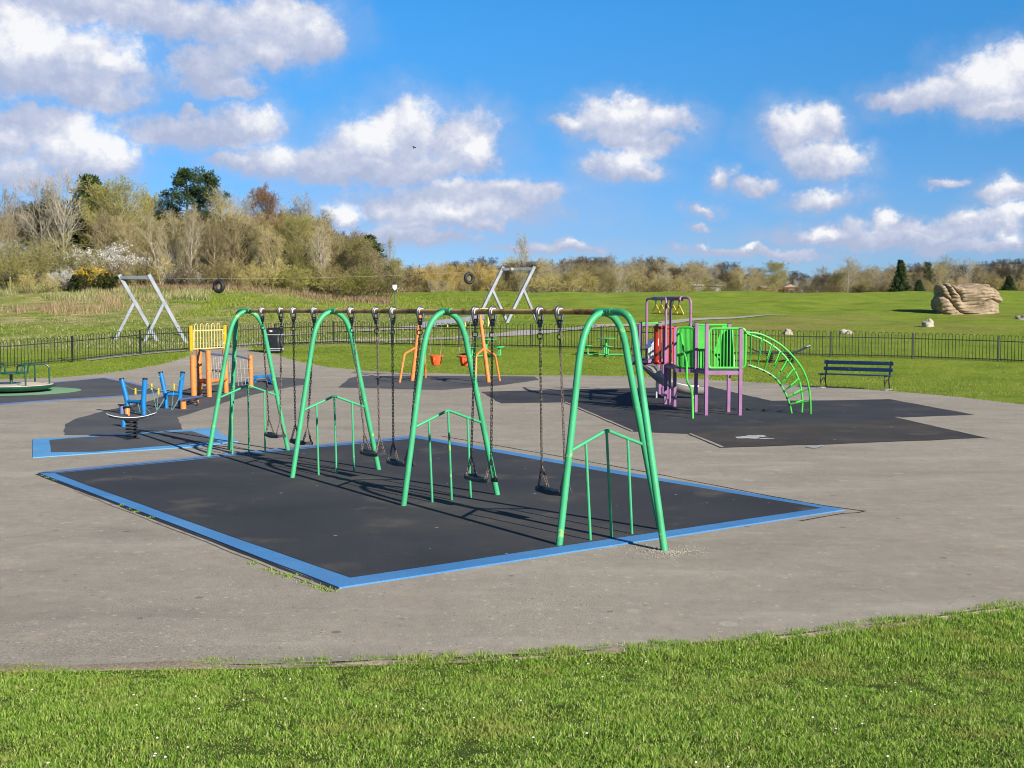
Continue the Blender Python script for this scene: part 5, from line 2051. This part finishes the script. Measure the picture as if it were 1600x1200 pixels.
# --- woodland on the left slope, front to back
LW = [
    ('grey', 22, 285, 140, 'slender grey bare tree rising near the left picture edge', 1),
    ('ivy', 78, 285, 136, 'dark ivy clad tree between the pale bare trees on the left', 1.0),
    ('pale', 70, 268, 133, 'pale trunked bare tree with forked limbs over the ivy clad tree', 1),
    ('pale', 102, 255, 130, 'tall pale bare tree with fine upright twigs, highest at the left', .9),
    ('spruce', 146, 267, 142, 'dark conifer tip showing left of the yellow green tree', 1.2),
    ('willow', 190, 272, 134, 'broad yellow green budding tree left of the dark pines', 1.15),
    ('willow', 232, 290, 142, 'smaller yellow green budding tree touching the left pine', .95),
    ('pine', 290, 259, 139, 'larger dark green pine of the pair above the bare trees', 1.05),
    ('pine', 333, 264, 137, 'narrower dark green pine right of the larger pine', .85),
    ('tan2', 254, 322, 126, 'tan bare tree with pale stems below the larger pine', 1.0),
    ('tan2', 298, 314, 125, 'pale stemmed bare tree below the gap between the pines', .9),
    ('tan', 368, 284, 131, 'large tan bare tree right of the pines', 1.0),
    ('grey', 398, 296, 136, 'grey bare tree just left of the russet birch', 1),
    ('russet', 438, 282, 131, 'russet topped birch standing above the wood', 1.05),
    ('grey', 468, 296, 136, 'dark grey bare tree right behind the russet birch', 1.0),
    ('tan', 428, 345, 124, 'tan bare tree with pale stem in front of the russet birch', 1.0),
    ('tan', 492, 322, 132, 'tan bare tree beside the shoulder of the wood', 1.0),
    ('brown', 520, 338, 128, 'brown bare tree on the falling shoulder of the wood', 1.05),
    ('tan2', 505, 352, 122, 'pale stemmed thicket tree below the shoulder of the wood', 1.1),
    ('brown', 552, 352, 130, 'brown bare tree before the dark conifer of the shoulder', 1.05),
    ('spruce', 577, 364, 138, 'dark rounded conifer at the end of the left wood', 1.5),
    ('brown', 588, 384, 128, 'low brown bare tree at the right end of the left wood', 1.1),
    ('pale', 608, 366, 140, 'thin pale tree standing alone at the end of the wood', .8),
    ('willow', 622, 402, 138, 'yellow green bush tree at the foot of the thin pale tree', 1.1),
    ('tan', 212, 330, 127, 'tan bare tree in front of the yellow green tree', 1.05),
    ('brown', 335, 335, 127, 'brown bare tree beneath the narrower pine', 1.05),
    ('brown', 160, 320, 128, 'brown bare tree before the dark conifer tip', 1.05),
    ('brown', 20, 330, 130, 'brown bare tree at the left edge behind the olive shrubs', 1.1),
    ('tan', -25, 300, 132, 'tan bare tree cut by the left picture edge', 1.0),
    ('ivy', 385, 345, 130, 'ivy clad tree in the shade of the large tan tree', 1.0),
    ('ivy', 540, 388, 126, 'small ivy clad tree low in the shoulder thicket', 1.1),
]
for kind, u, vt, y, lab, w in LW:
    plant(kind, u, vt, y, lab, None, None, w)
# more bare trees closing the mass of the wood
for k in range(22):
    u = 195 + k * 19 + rnd.uniform(-6, 6)
    vt = float(np.interp(u, [180, 250, 330, 420, 480, 540, 590, 620], [322, 330, 318, 322, 330, 356, 386, 408])) + rnd.uniform(-4, 22)
    plant(rnd.choice(['tan', 'willow', 'brown', 'tan', 'olive']), u, vt, 127 + rnd.uniform(0, 12), 'bare twiggy tree packed into the middle of the left wood', 'bare trees packed in the left wood', None, 1.15)
# filling trees deeper in the wood
for k in range(34):
    u = -40 + k * 19.5 + rnd.uniform(-8, 8)
    vt = float(np.interp(u, [-40, 60, 150, 250, 330, 420, 480, 540, 590, 620], [325, 315, 312, 322, 318, 318, 330, 355, 385, 405])) + rnd.uniform(-8, 12)
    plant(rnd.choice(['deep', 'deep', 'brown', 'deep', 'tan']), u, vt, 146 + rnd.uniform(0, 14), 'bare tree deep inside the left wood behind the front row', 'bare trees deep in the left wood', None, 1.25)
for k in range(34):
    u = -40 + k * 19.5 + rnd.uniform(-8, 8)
    plant('deepshrub', u, 398 + rnd.uniform(-8, 8) + 14 * max(0, (u - 480) / 140), 138 + rnd.uniform(0, 8), 'twiggy shrub deep inside the left wood, shade painted into its dark twigs', 'dark shrubs deep in the left wood', 'shrub', 1.5)
SH = [
    ('sh_olive', 26, 366, 112, 'large olive green shrub at the left picture edge', 1.1),
    ('sh_olive', 92, 358, 114, 'biggest olive green shrub, left of the white blossom', 1.15),
    ('blossom', 12, 360, 121, 'white blossom shrub behind the olive shrubs at the left edge', 1.2),
    ('blossom', 165, 372, 119, 'white blossom shrub above the yellow gorse', 1.35),
    ('blossom', 102, 414, 109, 'small white blossom bush between olive shrub and gorse', .8),
    ('gorse', 145, 412, 110, 'gorse bush with yellow flowers at the wood edge', 1.25),
    ('blossom', 285, 408, 120, 'sparse white blossom shrub beneath the tan trees', 1.2),
    ('sh_brown', 205, 392, 116, 'brown twiggy shrub right of the white blossom', 1.2),
    ('sh_tan', 240, 398, 117, 'tan twiggy shrub beneath the pines', 1.2),
    ('sh_brown', 322, 398, 117, 'brown twiggy shrub under the narrower pine', 1.2),
    ('sh_tan', 362, 402, 117, 'tan twiggy shrub under the large tan tree', 1.2),
    ('sh_tan', 420, 398, 117, 'tan twiggy shrub under the russet birch', 1.2),
    ('sh_green', 470, 408, 117, 'yellow green shrub in the middle of the thicket edge', 1.2),
    ('sh_tan', 505, 402, 118, 'tan twiggy shrub at the thicket edge below the shoulder', 1.2),
    ('sh_green', 560, 412, 118, 'yellow green shrub near the right end of the wood', 1.2),
    ('sh_brown', 545, 410, 121, 'brown twiggy shrub behind the yellow green shrub', 1.2),
    ('sh_brown', 592, 418, 119, 'brown twiggy shrub at the far right end of the wood', 1.2),
    ('sh_tan', 60, 420, 106, 'low tan brush in front of the olive shrubs', 1.2),
]
for kind, u, vt, y, lab, w in SH:
    plant(kind, u, vt, y, lab, None, None, w)

# --- distant wood behind the long bank
FW = [
    ('grey', 817, 362, 190, 'tall slender bare tree towering over the distant wood', .8),
    ('willow', 1206, 406, 168, 'round olive yellow tree in the right half of the distant wood', 1.5),
    ('olive', 1300, 424, 166, 'dense olive brown tree left of the broad crowned tree', 1.5),
    ('grey', 1321, 399, 176, 'broad crowned dark bare tree right of the gap in the wood', 1.6),
    ('spruce', 1405, 404, 164, 'tall dark green spruce in the distant wood on the right', .95),
    ('pine', 1448, 408, 178, 'narrow dark green pine between bare trees on the right', .7),
    ('spruce', 1434, 436, 162, 'short dark spruce at the foot of the tall one', 1.5),
    ('spruce', 1574, 430, 162, 'low broad spruce right of the rock sculpture', 1.5),
    ('tan', 1470, 404, 172, 'tan bare tree among pale trees left of the rock sculpture', 1.2),
    ('pale', 1480, 396, 180, 'pale bare tree rising behind the rock sculpture', 1.3),
    ('pale', 1510, 400, 184, 'second pale bare tree behind the rock sculpture, farther right', 1.3),
    ('brown', 1528, 408, 174, 'brown bare tree rising just right of the rock sculpture', 1.2),
    ('olive', 955, 430, 160, 'pale olive shrub tree low before the distant wood', 1.3),
    ('tan2', 1045, 424, 160, 'pale tan thicket tree left of the white pavilion', 1.4),
]
for kind, u, vt, y, lab, w in FW:
    plant(kind, u, vt, y, lab, None, None, w)
for k, (u, vt) in enumerate([(632, 412), (655, 409), (676, 404), (700, 403), (722, 405), (745, 404), (766, 409)]):
    plant('gold', u, vt + 2, 172 + 5 * (k % 3), 'golden twigged willow in the row right of the left wood', 'golden willows', None, 1.25)
sky_u = [620, 650, 700, 760, 800, 850, 900, 950, 1000, 1050, 1100, 1150, 1190, 1240, 1262, 1285, 1330, 1380, 1430, 1480, 1540, 1590, 1640]
sky_v = [412, 410, 408, 402, 400, 399, 397, 396, 398, 402, 404, 410, 418, 424, 432, 415, 412, 412, 410, 404, 408, 402, 402]
nfar = 0
for row, (y0, dv, st) in enumerate(((214, 0, 10.5), (190, 9, 12), (168, 24, 17))):
    u = 612
    while u < 1680:
        vt = float(np.interp(u, sky_u, sky_v)) + dv + rnd.uniform(-3, 7)
        kk = rnd.choice(['brown', 'tan', 'brown', 'brown', 'tan', 'deep', 'deep', 'brown', 'grey'] if row < 2 else ['olive', 'tan', 'brown', 'tan2', 'sh_tan', 'olive', 'sh_brown'])
        if u > 1470 and kk == 'russet': kk = 'tan'
        plant(kk, u, vt, y0 + rnd.uniform(-8, 8), 'bare brown tree in the distant wood behind the long bank', 'bare trees of the distant wood', 'tree', 1.35 if not kk.startswith('sh') else 1.6, .3)
        nfar += 1
        u += st + rnd.uniform(-4, 4)
for k in PRO:
    if k not in seen_proto:
        for c in list(PRO[k].children): bpy.data.objects.remove(c)
        bpy.data.objects.remove(PRO[k])


# --- undergrowth, meadow grass, lawn and foreground grass
def blades(name, label, cat, xy, h, w, mat, lean=.35, seed=1, seg2=False, zo=0.0, clump=None):
    g = np.random.default_rng(seed)
    n = len(xy)
    z = Z(xy[:, 0], xy[:, 1]) + zo
    a = g.uniform(0, 2 * np.pi, n)
    la = g.uniform(0, 2 * np.pi, n)
    ln = np.abs(g.normal(0, lean, n)) if lean < 1 else g.uniform(.25, 1.45, n)
    hh = h * g.uniform(.5, 1.3, n)
    if clump is not None: hh = hh * clump
    ww = w * g.uniform(.7, 1.3, n)
    base = np.stack([xy[:, 0], xy[:, 1], z - .005], 1)
    sd = np.stack([np.cos(a) * ww / 2, np.sin(a) * ww / 2, np.zeros(n)], 1)
    tip = base + np.stack([np.cos(la) * hh * np.sin(ln), np.sin(la) * hh * np.sin(ln), hh * np.cos(ln)], 1)
    if not seg2:
        v = np.stack([base - sd, base + sd, tip], 1).reshape(-1, 3)
        lp = np.arange(3 * n)
        o = np_mesh(name, v, lp, np.full(n, 3), mat)
    else:
        mid = base + np.stack([np.cos(la) * hh * np.sin(ln * .5), np.sin(la) * hh * np.sin(ln * .5), hh * np.cos(ln * .5)], 1) * .55
        v = np.stack([base - sd, base + sd, mid + sd * .75, mid - sd * .75, tip], 1).reshape(-1, 3)
        i = np.arange(n)[:, None] * 5
        lp = np.concatenate([i + np.array([0, 1, 2, 3]), i + np.array([3, 2, 4])], 1).ravel()
        o = np_mesh(name, v, lp, np.tile([4, 3], n), mat)
    return tag(o, label, cat, kind='stuff')


g = np.random.default_rng(5)


def inside(poly, xy):
    x, y = xy[:, 0], xy[:, 1]
    c = np.zeros(len(xy), bool)
    n = len(poly)
    for i in range(n):
        a, b = poly[i], poly[(i + 1) % n]
        k = ((a.y > y) != (b.y > y)) & (x < (b.x - a.x) * (y - a.y) / (b.y - a.y + 1e-12) + a.x)
        c ^= k
    return c


# foreground
n = 900000
xy = np.stack([g.uniform(-5.6, 6.6, n), g.uniform(5.0, 11.6, n)], 1)
ed = np.interp(xy[:, 0], NEX, NEY)
wob = np.array([.05 + .08 * mnoise.noise(Vector((x * 1.6, 7, 0))) + .05 * mnoise.noise(Vector((x * 9, 3, 0))) for x in np.linspace(-6, 7, 600)])
ed = ed + np.interp(xy[:, 0], np.linspace(-6, 7, 600), wob) + np.abs(g.normal(0, .06, n)) * np.where(g.random(n) < .5, .35, -.3)
keep = (xy[:, 1] < ed + .03) & (np.abs(xy[:, 0]) < xy[:, 1] * .47 + .3)
bald = np.array([mnoise.noise(Vector((x * .9, y * .9, 1.7))) for x, y in xy[keep]])
xyk = xy[keep]
bare = np.zeros(len(xyk))
for (u, v, rr) in ((453, 1133, .07), (240, 1140, .05), (1190, 1090, .10), (870, 1108, .12)):
    c = G(u, v)
    bare = np.maximum(bare, np.exp(-(((xyk[:, 0] - c.x) / rr) ** 2 + ((xyk[:, 1] - c.y) / (rr * 1.4)) ** 2)))
xyk = xyk[(g.random(len(xyk)) > .9 * bare)]
tall = (xyk[:, 1] > 8.25)
cl = np.array([1 + .75 * mnoise.noise(Vector((x * 7, y * 7, 4))) + .45 * mnoise.noise(Vector((x * 2.2, y * 2.2, 6))) for x, y in xyk])
cl = np.clip(cl, .35, 1.9)
blades('grass', 'short daisy dotted grass on the bank in the foreground', 'grass', xyk[~tall], .030, .0048, M['blade'], 1.0, 3, True, 0, cl[~tall])
blades('grass', 'longer darker grass along the tarmac edge on the right', 'grass', xyk[tall], .042, .0052, M['blade'], .9, 4, True, 0, cl[tall])
ds = MB()
for k in range(48):
    i = g.integers(0, len(xyk))
    x, y = xyk[i]
    c = Vector((x, y, zf(x, y) + .045))
    for j in range(2):
        ds.lathe([(.002, -.003), (.0072, .0), (.004, .003)], 7, c - UP * .012)
        break
tag(ds.build('daisies', M['daisy'], smooth=False), 'tiny white daisies scattered in the foreground grass', 'daisies', kind='stuff')

# lawn between tarmac and railings, and the nearer field
out_poly = outline
n = 420000
xy = np.stack([g.uniform(-40, 34, n), 34 + 40 * g.random(n) ** 1.3], 1)
xy = xy[np.abs(xy[:, 0] / xy[:, 1]) < .47]
xy = xy[~inside(out_poly, xy)]
pth = [Vector((p.x, p.y)) for p in pxs([(360, 544), (600, 535), (800, 528), (960, 512), (1235, 493.5), (1235, 491.5), (960, 505), (800, 518), (600, 529), (360, 536)])]
xy = xy[~inside(pth, xy)]
lft = (xy[:, 0] / xy[:, 1] < -.10) & (xy[:, 1] > 55)
blades('grass', 'mown lawn grass around the playground tarmac and railings', 'grass', xy[~lft], .055, .016, M['lawnblade'], .6, 6)
# meadow on the left slope
n = 120000
xy = np.stack([g.uniform(-62, 4, n), g.uniform(56, 122, n)], 1)
r0 = xy[:, 0] / xy[:, 1]
xy = xy[(r0 > -.47) & (r0 < -.01)]
nz = np.array([mnoise.noise(Vector((x * .08, y * .05, 3))) + .5 * mnoise.noise(Vector((x * .3, y * .2, 8))) for x, y in xy])
xy = xy[(nz > -.18) | (g.random(len(xy)) < .25)]
blades('dry_grass', 'rough straw coloured meadow grass on the left slope', 'grass', xy, .17, .034, M['dryblade'], 1.1, 7)
# rough tussocks on the middle bank
n = 60000
xy = np.stack([g.uniform(-26, 2, n), g.uniform(88, 122, n)], 1)
nz = np.array([mnoise.noise(Vector((x * .35, y * .25, 5))) for x, y in xy])
xy = xy[nz > .02]
blades('rough_grass', 'tussocky green grass on the middle bank before the wood', 'grass', xy, .26, .045, M['lawnblade'], .6, 8)
# reddish dead stalks on the left slope
cpts = pxs([(40, 486), (75, 484), (105, 480), (130, 478), (150, 472), (170, 470), (185, 466), (115, 487), (160, 480), (190, 462)])
xy = np.concatenate([np.stack([g.normal(c.x, 1.7, 360), g.normal(c.y, 1.3, 360)], 1) for c in cpts])
xy = xy[np.array([mnoise.noise(Vector((x * .45, y * .3, 2))) for x, y in xy]) > -.12]
blades('dead_stalks', 'reddish brown dead stalks on the left meadow slope', 'dead stalks', xy, .50, .04, M['dock'], .3, 9)
# brown bracken along the foot of the wood
us = g.uniform(175, 610, 30000)
yy = 117 + np.clip(g.normal(0, 2.6, 30000), -9, 6)
xy = np.stack([(us - 800) / FPX * yy, yy], 1)
blades('bracken', 'brown dead bracken along the foot of the left wood', 'bracken', xy[g.random(len(xy)) < .55], .55, .075, M['bracken'], .8, 10)
us = g.uniform(-60, 330, 16000)
yy = g.uniform(101, 112, 16000)
xy = np.stack([(us - 800) / FPX * yy, yy], 1)
nz = np.array([mnoise.noise(Vector((x * .25, y * .25, 9))) for x, y in xy])
blades('rough_grass', 'coarse tan grass fringing the olive shrubs on the left', 'grass', xy[nz > -.05], .5, .05, M['dryblade'], .4, 11)
# weeds growing in the gap beside the swing surface
wd_ = []
for (u, v, nn_) in ((395, 883, 60), (420, 893, 70), (435, 899, 60), (452, 903, 80), (458, 902, 60), (478, 912, 60), (495, 919, 80), (508, 923, 70), (515, 926, 50), (215, 802, 60), (235, 811, 60), (205, 797, 40), (190, 792, 40), (75, 748, 40), (84, 752, 40), (66, 745, 30)):
    c = G(u, v)
    wd_.append(np.stack([g.normal(c.x, .035, nn_), g.normal(c.y, .03, nn_)], 1))
blades('weeds', 'small green weeds in the gap along the blue border', 'weeds', np.concatenate(wd_), .03, .012, M['blade'], .7, 12, zo=.012)
# ragged grass along the far tarmac edge
fe = [p for p in densify(pxs(far_px[1:-1]), .04, 0, closed=False)]
xy = np.array([[p.x, p.y] for p in fe])
xy = np.concatenate([xy + g.normal(0, .07, xy.shape) + [0, .05] for _ in range(3)])
blades('grass_edge', 'ragged grass fringe along the far tarmac edge', 'grass', xy, .07, .02, M['lawnblade'], .7, 13)
# ------------------------------------------------------------------ sky, sun, camera
SUN = Vector((.616 * math.cos(R(26.5)), -.788 * math.cos(R(26.5)), math.sin(R(26.5))))
w = bpy.data.worlds.new('World')
S.world = w
w.use_nodes = True
nt = w.node_tree
bg = nt.nodes['Background']
sky = nd(nt, 'ShaderNodeTexSky', sky_type='NISHITA')
sky.sun_disc = False
sky.sun_elevation = R(26.5)
sky.sun_rotation = math.atan2(SUN.x, SUN.y)
sky.air_density = 1.0
sky.dust_density = .2
sky.ozone_density = 2.2
tc = nd(nt, 'ShaderNodeTexCoord').outputs['Generated']
sp = nd(nt, 'ShaderNodeSeparateXYZ')
lk(nt, tc, sp.inputs[0])
# sky tinted by elevation, dimmed above the view to darken the shadows
clear = ramp_n(nt, sp.outputs[2], [(0, (.29, .48, .93)), (.057, (.27, .43, .77)), (.16, (.20, .49, .78)), (.24, (.176, .575, .9)), (.55, (.17, .29, .42)), (1, (.20, .27, .34))])
tint = mix_n(nt, 1.0, sky.outputs[0], clear, 'MULTIPLY')
az = math_n(nt, 'ARCTAN2', sp.outputs[0], sp.outputs[1])
el = math_n(nt, 'ARCSINE', sp.outputs[2])
cv = nd(nt, 'ShaderNodeCombineXYZ')
lk(nt, az, cv.inputs[0])
lk(nt, el, cv.inputs[1])
P = cv.outputs[0]


def warp(scale, det, amt, src):
    n = nd(nt, 'ShaderNodeTexNoise')
    n.inputs['Scale'].default_value = scale
    n.inputs['Detail'].default_value = det
    n.inputs['Roughness'].default_value = .62
    lk(nt, src, n.inputs['Vector'])
    a = nd(nt, 'ShaderNodeVectorMath', operation='SUBTRACT')
    lk(nt, n.outputs['Color'], a.inputs[0])
    a.inputs[1].default_value = (.5, .5, .5)
    b = nd(nt, 'ShaderNodeVectorMath', operation='MULTIPLY_ADD')
    lk(nt, a.outputs[0], b.inputs[0])
    b.inputs[1].default_value = (amt, amt * .8, 0)
    lk(nt, P, b.inputs[2])
    return b.outputs[0]


PW = warp(26, 7, .048, P)
PUFFS = [
    (300, 205, 120, 26, .1), (90, 120, 150, 34, .15), (700, 322, 170, 36, .15), (1400, 366, 190, 18, .15), (500, 250, 120, 26, .3), (330, 110, 60, 40, .1), (620, 372, 120, 16, .1), (860, 388, 90, 10, .1), (1180, 395, 120, 8, .1),
    (60, 195, 90, 30, .1), (1010, 225, 60, 20, .2), (560, 268, 130, 20, .2), (1520, 385, 100, 10, .1),
    # centre, half width, half height in survey pixels; weight of whiteness
    (30, 72, 125, 42, 1), (120, 75, 80, 36, 1), (175, 95, 40, 24, 1), (150, 148, 75, 26, .3), (20, 30, 70, 25, .3),
    (150, 5, 150, 26, .3), (270, 28, 100, 34, .4), (340, 45, 60, 34, .4), (430, 45, 95, 42, .55), (490, 62, 42, 40, .6), (400, 85, 70, 24, .4), (450, 15, 60, 22, .6),
    (365, 140, 40, 14, .2), (395, 190, 50, 26, .8), (300, 175, 22, 10, .2),
    (125, 240, 70, 42, 1.2), (175, 245, 42, 30, 1.2), (20, 225, 35, 22, .5), (20, 265, 60, 25, .3),
    (430, 248, 80, 26, .8), (365, 250, 40, 14, .4),
    (570, 225, 62, 42, 1.3), (640, 205, 62, 50, .8), (720, 220, 64, 46, .5), (735, 235, 40, 26, 1.2), (640, 255, 110, 24, .3), (600, 190, 26, 24, .9),
    (770, 298, 110, 22, .5), (700, 292, 50, 14, .4), (840, 298, 50, 18, .4), (690, 335, 100, 20, .8), (600, 330, 30, 14, .4), (650, 355, 40, 12, .2), (750, 350, 50, 10, .3),
    (965, 185, 82, 30, .9), (1030, 190, 60, 24, .8), (895, 190, 40, 14, .6), (985, 165, 40, 20, 1), (975, 212, 60, 16, .4),
    (970, 258, 55, 26, 1), (990, 268, 45, 18, .7),
    (1235, 205, 52, 36, 1.1), (1285, 200, 34, 30, .9), (1305, 255, 42, 24, 1.1), (1275, 250, 50, 24, .7),
    (1450, 150, 80, 26, .6), (1530, 130, 65, 40, 1.1), (1590, 115, 55, 40, 1.2), (1400, 152, 45, 14, .5), (1560, 168, 70, 20, .4),
    (1130, 280, 22, 16, .7), (1185, 292, 32, 12, .5), (1292, 310, 52, 15, .8),
    (1275, 370, 36, 12, .9), (1385, 348, 24, 16, 1.2), (1350, 362, 70, 16, .4), (1440, 358, 50, 16, .4), (1510, 350, 35, 16, .9), (1430, 370, 100, 12, .3),
    (1562, 300, 34, 19, 1), (1578, 340, 40, 20, 1), (1588, 375, 24, 12, 1), (1168, 391, 26, 7, 1.1), (1095, 325, 24, 9, .4), (1098, 352, 18, 6, .2), (882, 384, 28, 10, .9), (1475, 282, 20, 7, .4),
    (535, 338, 30, 16, 1.6), (1090, 390, 14, 6, .5)]
fld = gry = None


def azel(u, v):
    d = pixray(u, v).normalized()
    return math.atan2(d.x, d.y), math.asin(d.z)


def puff(src, a, e, sx, sy):
    m = nd(nt, 'ShaderNodeVectorMath', operation='SUBTRACT')
    lk(nt, src, m.inputs[0])
    m.inputs[1].default_value = (a, e, 0)
    s = nd(nt, 'ShaderNodeVectorMath', operation='MULTIPLY')
    lk(nt, m.outputs[0], s.inputs[0])
    s.inputs[1].default_value = (1 / sx, 1 / sy, 0)
    L = nd(nt, 'ShaderNodeVectorMath', operation='LENGTH')
    lk(nt, s.outputs[0], L.inputs[0])
    return L.outputs['Value']


for (u, v, rx, ry, wt) in PUFFS:
    a, e = azel(u, v)
    sx, sy = rx * 1.36 / FPX, ry * 1.40 / FPX
    f = math_n(nt, 'SUBTRACT', 1.0, puff(PW, a, e, sx, sy))
    fld = f if fld is None else math_n(nt, 'MAXIMUM', fld, f)
    # lit crowns: the upper sunward side of each puff
    k = math_n(nt, 'MULTIPLY', math_n(nt, 'SUBTRACT', 1.12, puff(PW, a + sx * .12, e + sy * .34, sx * .95, sy * .9)), min(1.5, .35 + wt * .75))
    gry = k if gry is None else math_n(nt, 'MAXIMUM', gry, k)
nz1 = noise_n(nt, P, 60, 6, .65)
nz2 = noise_n(nt, P, 22, 5, .6)
nz3 = noise_n(nt, P, 150, 5, .6)
dens = math_n(nt, 'ADD', fld, math_n(nt, 'ADD', math_n(nt, 'MULTIPLY', math_n(nt, 'SUBTRACT', nz1, .5), .62), math_n(nt, 'MULTIPLY', math_n(nt, 'SUBTRACT', nz3, .5), .22)))
alpha = sstep(nt, dens, -.06, .58)
# thin veil around the clouds
veil = math_n(nt, 'MULTIPLY', sstep(nt, math_n(nt, 'ADD', fld, math_n(nt, 'MULTIPLY', math_n(nt, 'SUBTRACT', nz2, .5), 1.2)), -.55, .35), .30)
alpha = math_n(nt, 'MAXIMUM', alpha, veil)
lit = math_n(nt, 'ADD', gry, math_n(nt, 'MULTIPLY', math_n(nt, 'SUBTRACT', nz1, .5), 1.1))
lit = math_n(nt, 'ADD', lit, math_n(nt, 'MULTIPLY', math_n(nt, 'SUBTRACT', nz2, .5), .7))
cc = ramp_n(nt, lit, [(.15, CLOUD[0]), (.50, CLOUD[1]), (.80, CLOUD[2]), (1.0, CLOUD[3])])
fwd = sstep(nt, sp.outputs[1], .2, .5)
mixc = mix_n(nt, math_n(nt, 'MULTIPLY', math_n(nt, 'MULTIPLY', alpha, fwd), .96), tint, cc)
lk(nt, mixc, bg.inputs['Color'])
bg.inputs['Strength'].default_value = SKY_STR

sd = bpy.data.lights.new('sun', 'SUN')
sd.energy = SUN_E
sd.angle = R(.53)
sd.color = (1, .945, .86)
so_ = bpy.data.objects.new('sun', sd)
COL.objects.link(so_)
so_.rotation_euler = (-SUN).to_track_quat('-Z', 'Y').to_euler()
so_.location = (40, -50, 40)

cd = bpy.data.cameras.new('camera')
cam = bpy.data.objects.new('camera', cd)
COL.objects.link(cam)
cam.location = (0, 0, CAMH)
cam.rotation_euler = (R(90) - PITCH, 0, 0)
cd.sensor_width = 36
cd.lens = FPX / 1600 * 36
cd.clip_end = 6000
S.camera = cam
S.render.resolution_x, S.render.resolution_y = 1024, 768
S.view_settings.view_transform = 'Standard'
S.view_settings.look = 'None'
S.view_settings.exposure = EXPO
S.view_settings.gamma = 1
S.cycles.pixel_filter_type = 'BLACKMAN_HARRIS'
S.cycles.filter_width = 1.05
S.cycles.max_bounces = 5
S.cycles.diffuse_bounces = 3
S.cycles.transparent_max_bounces = 6
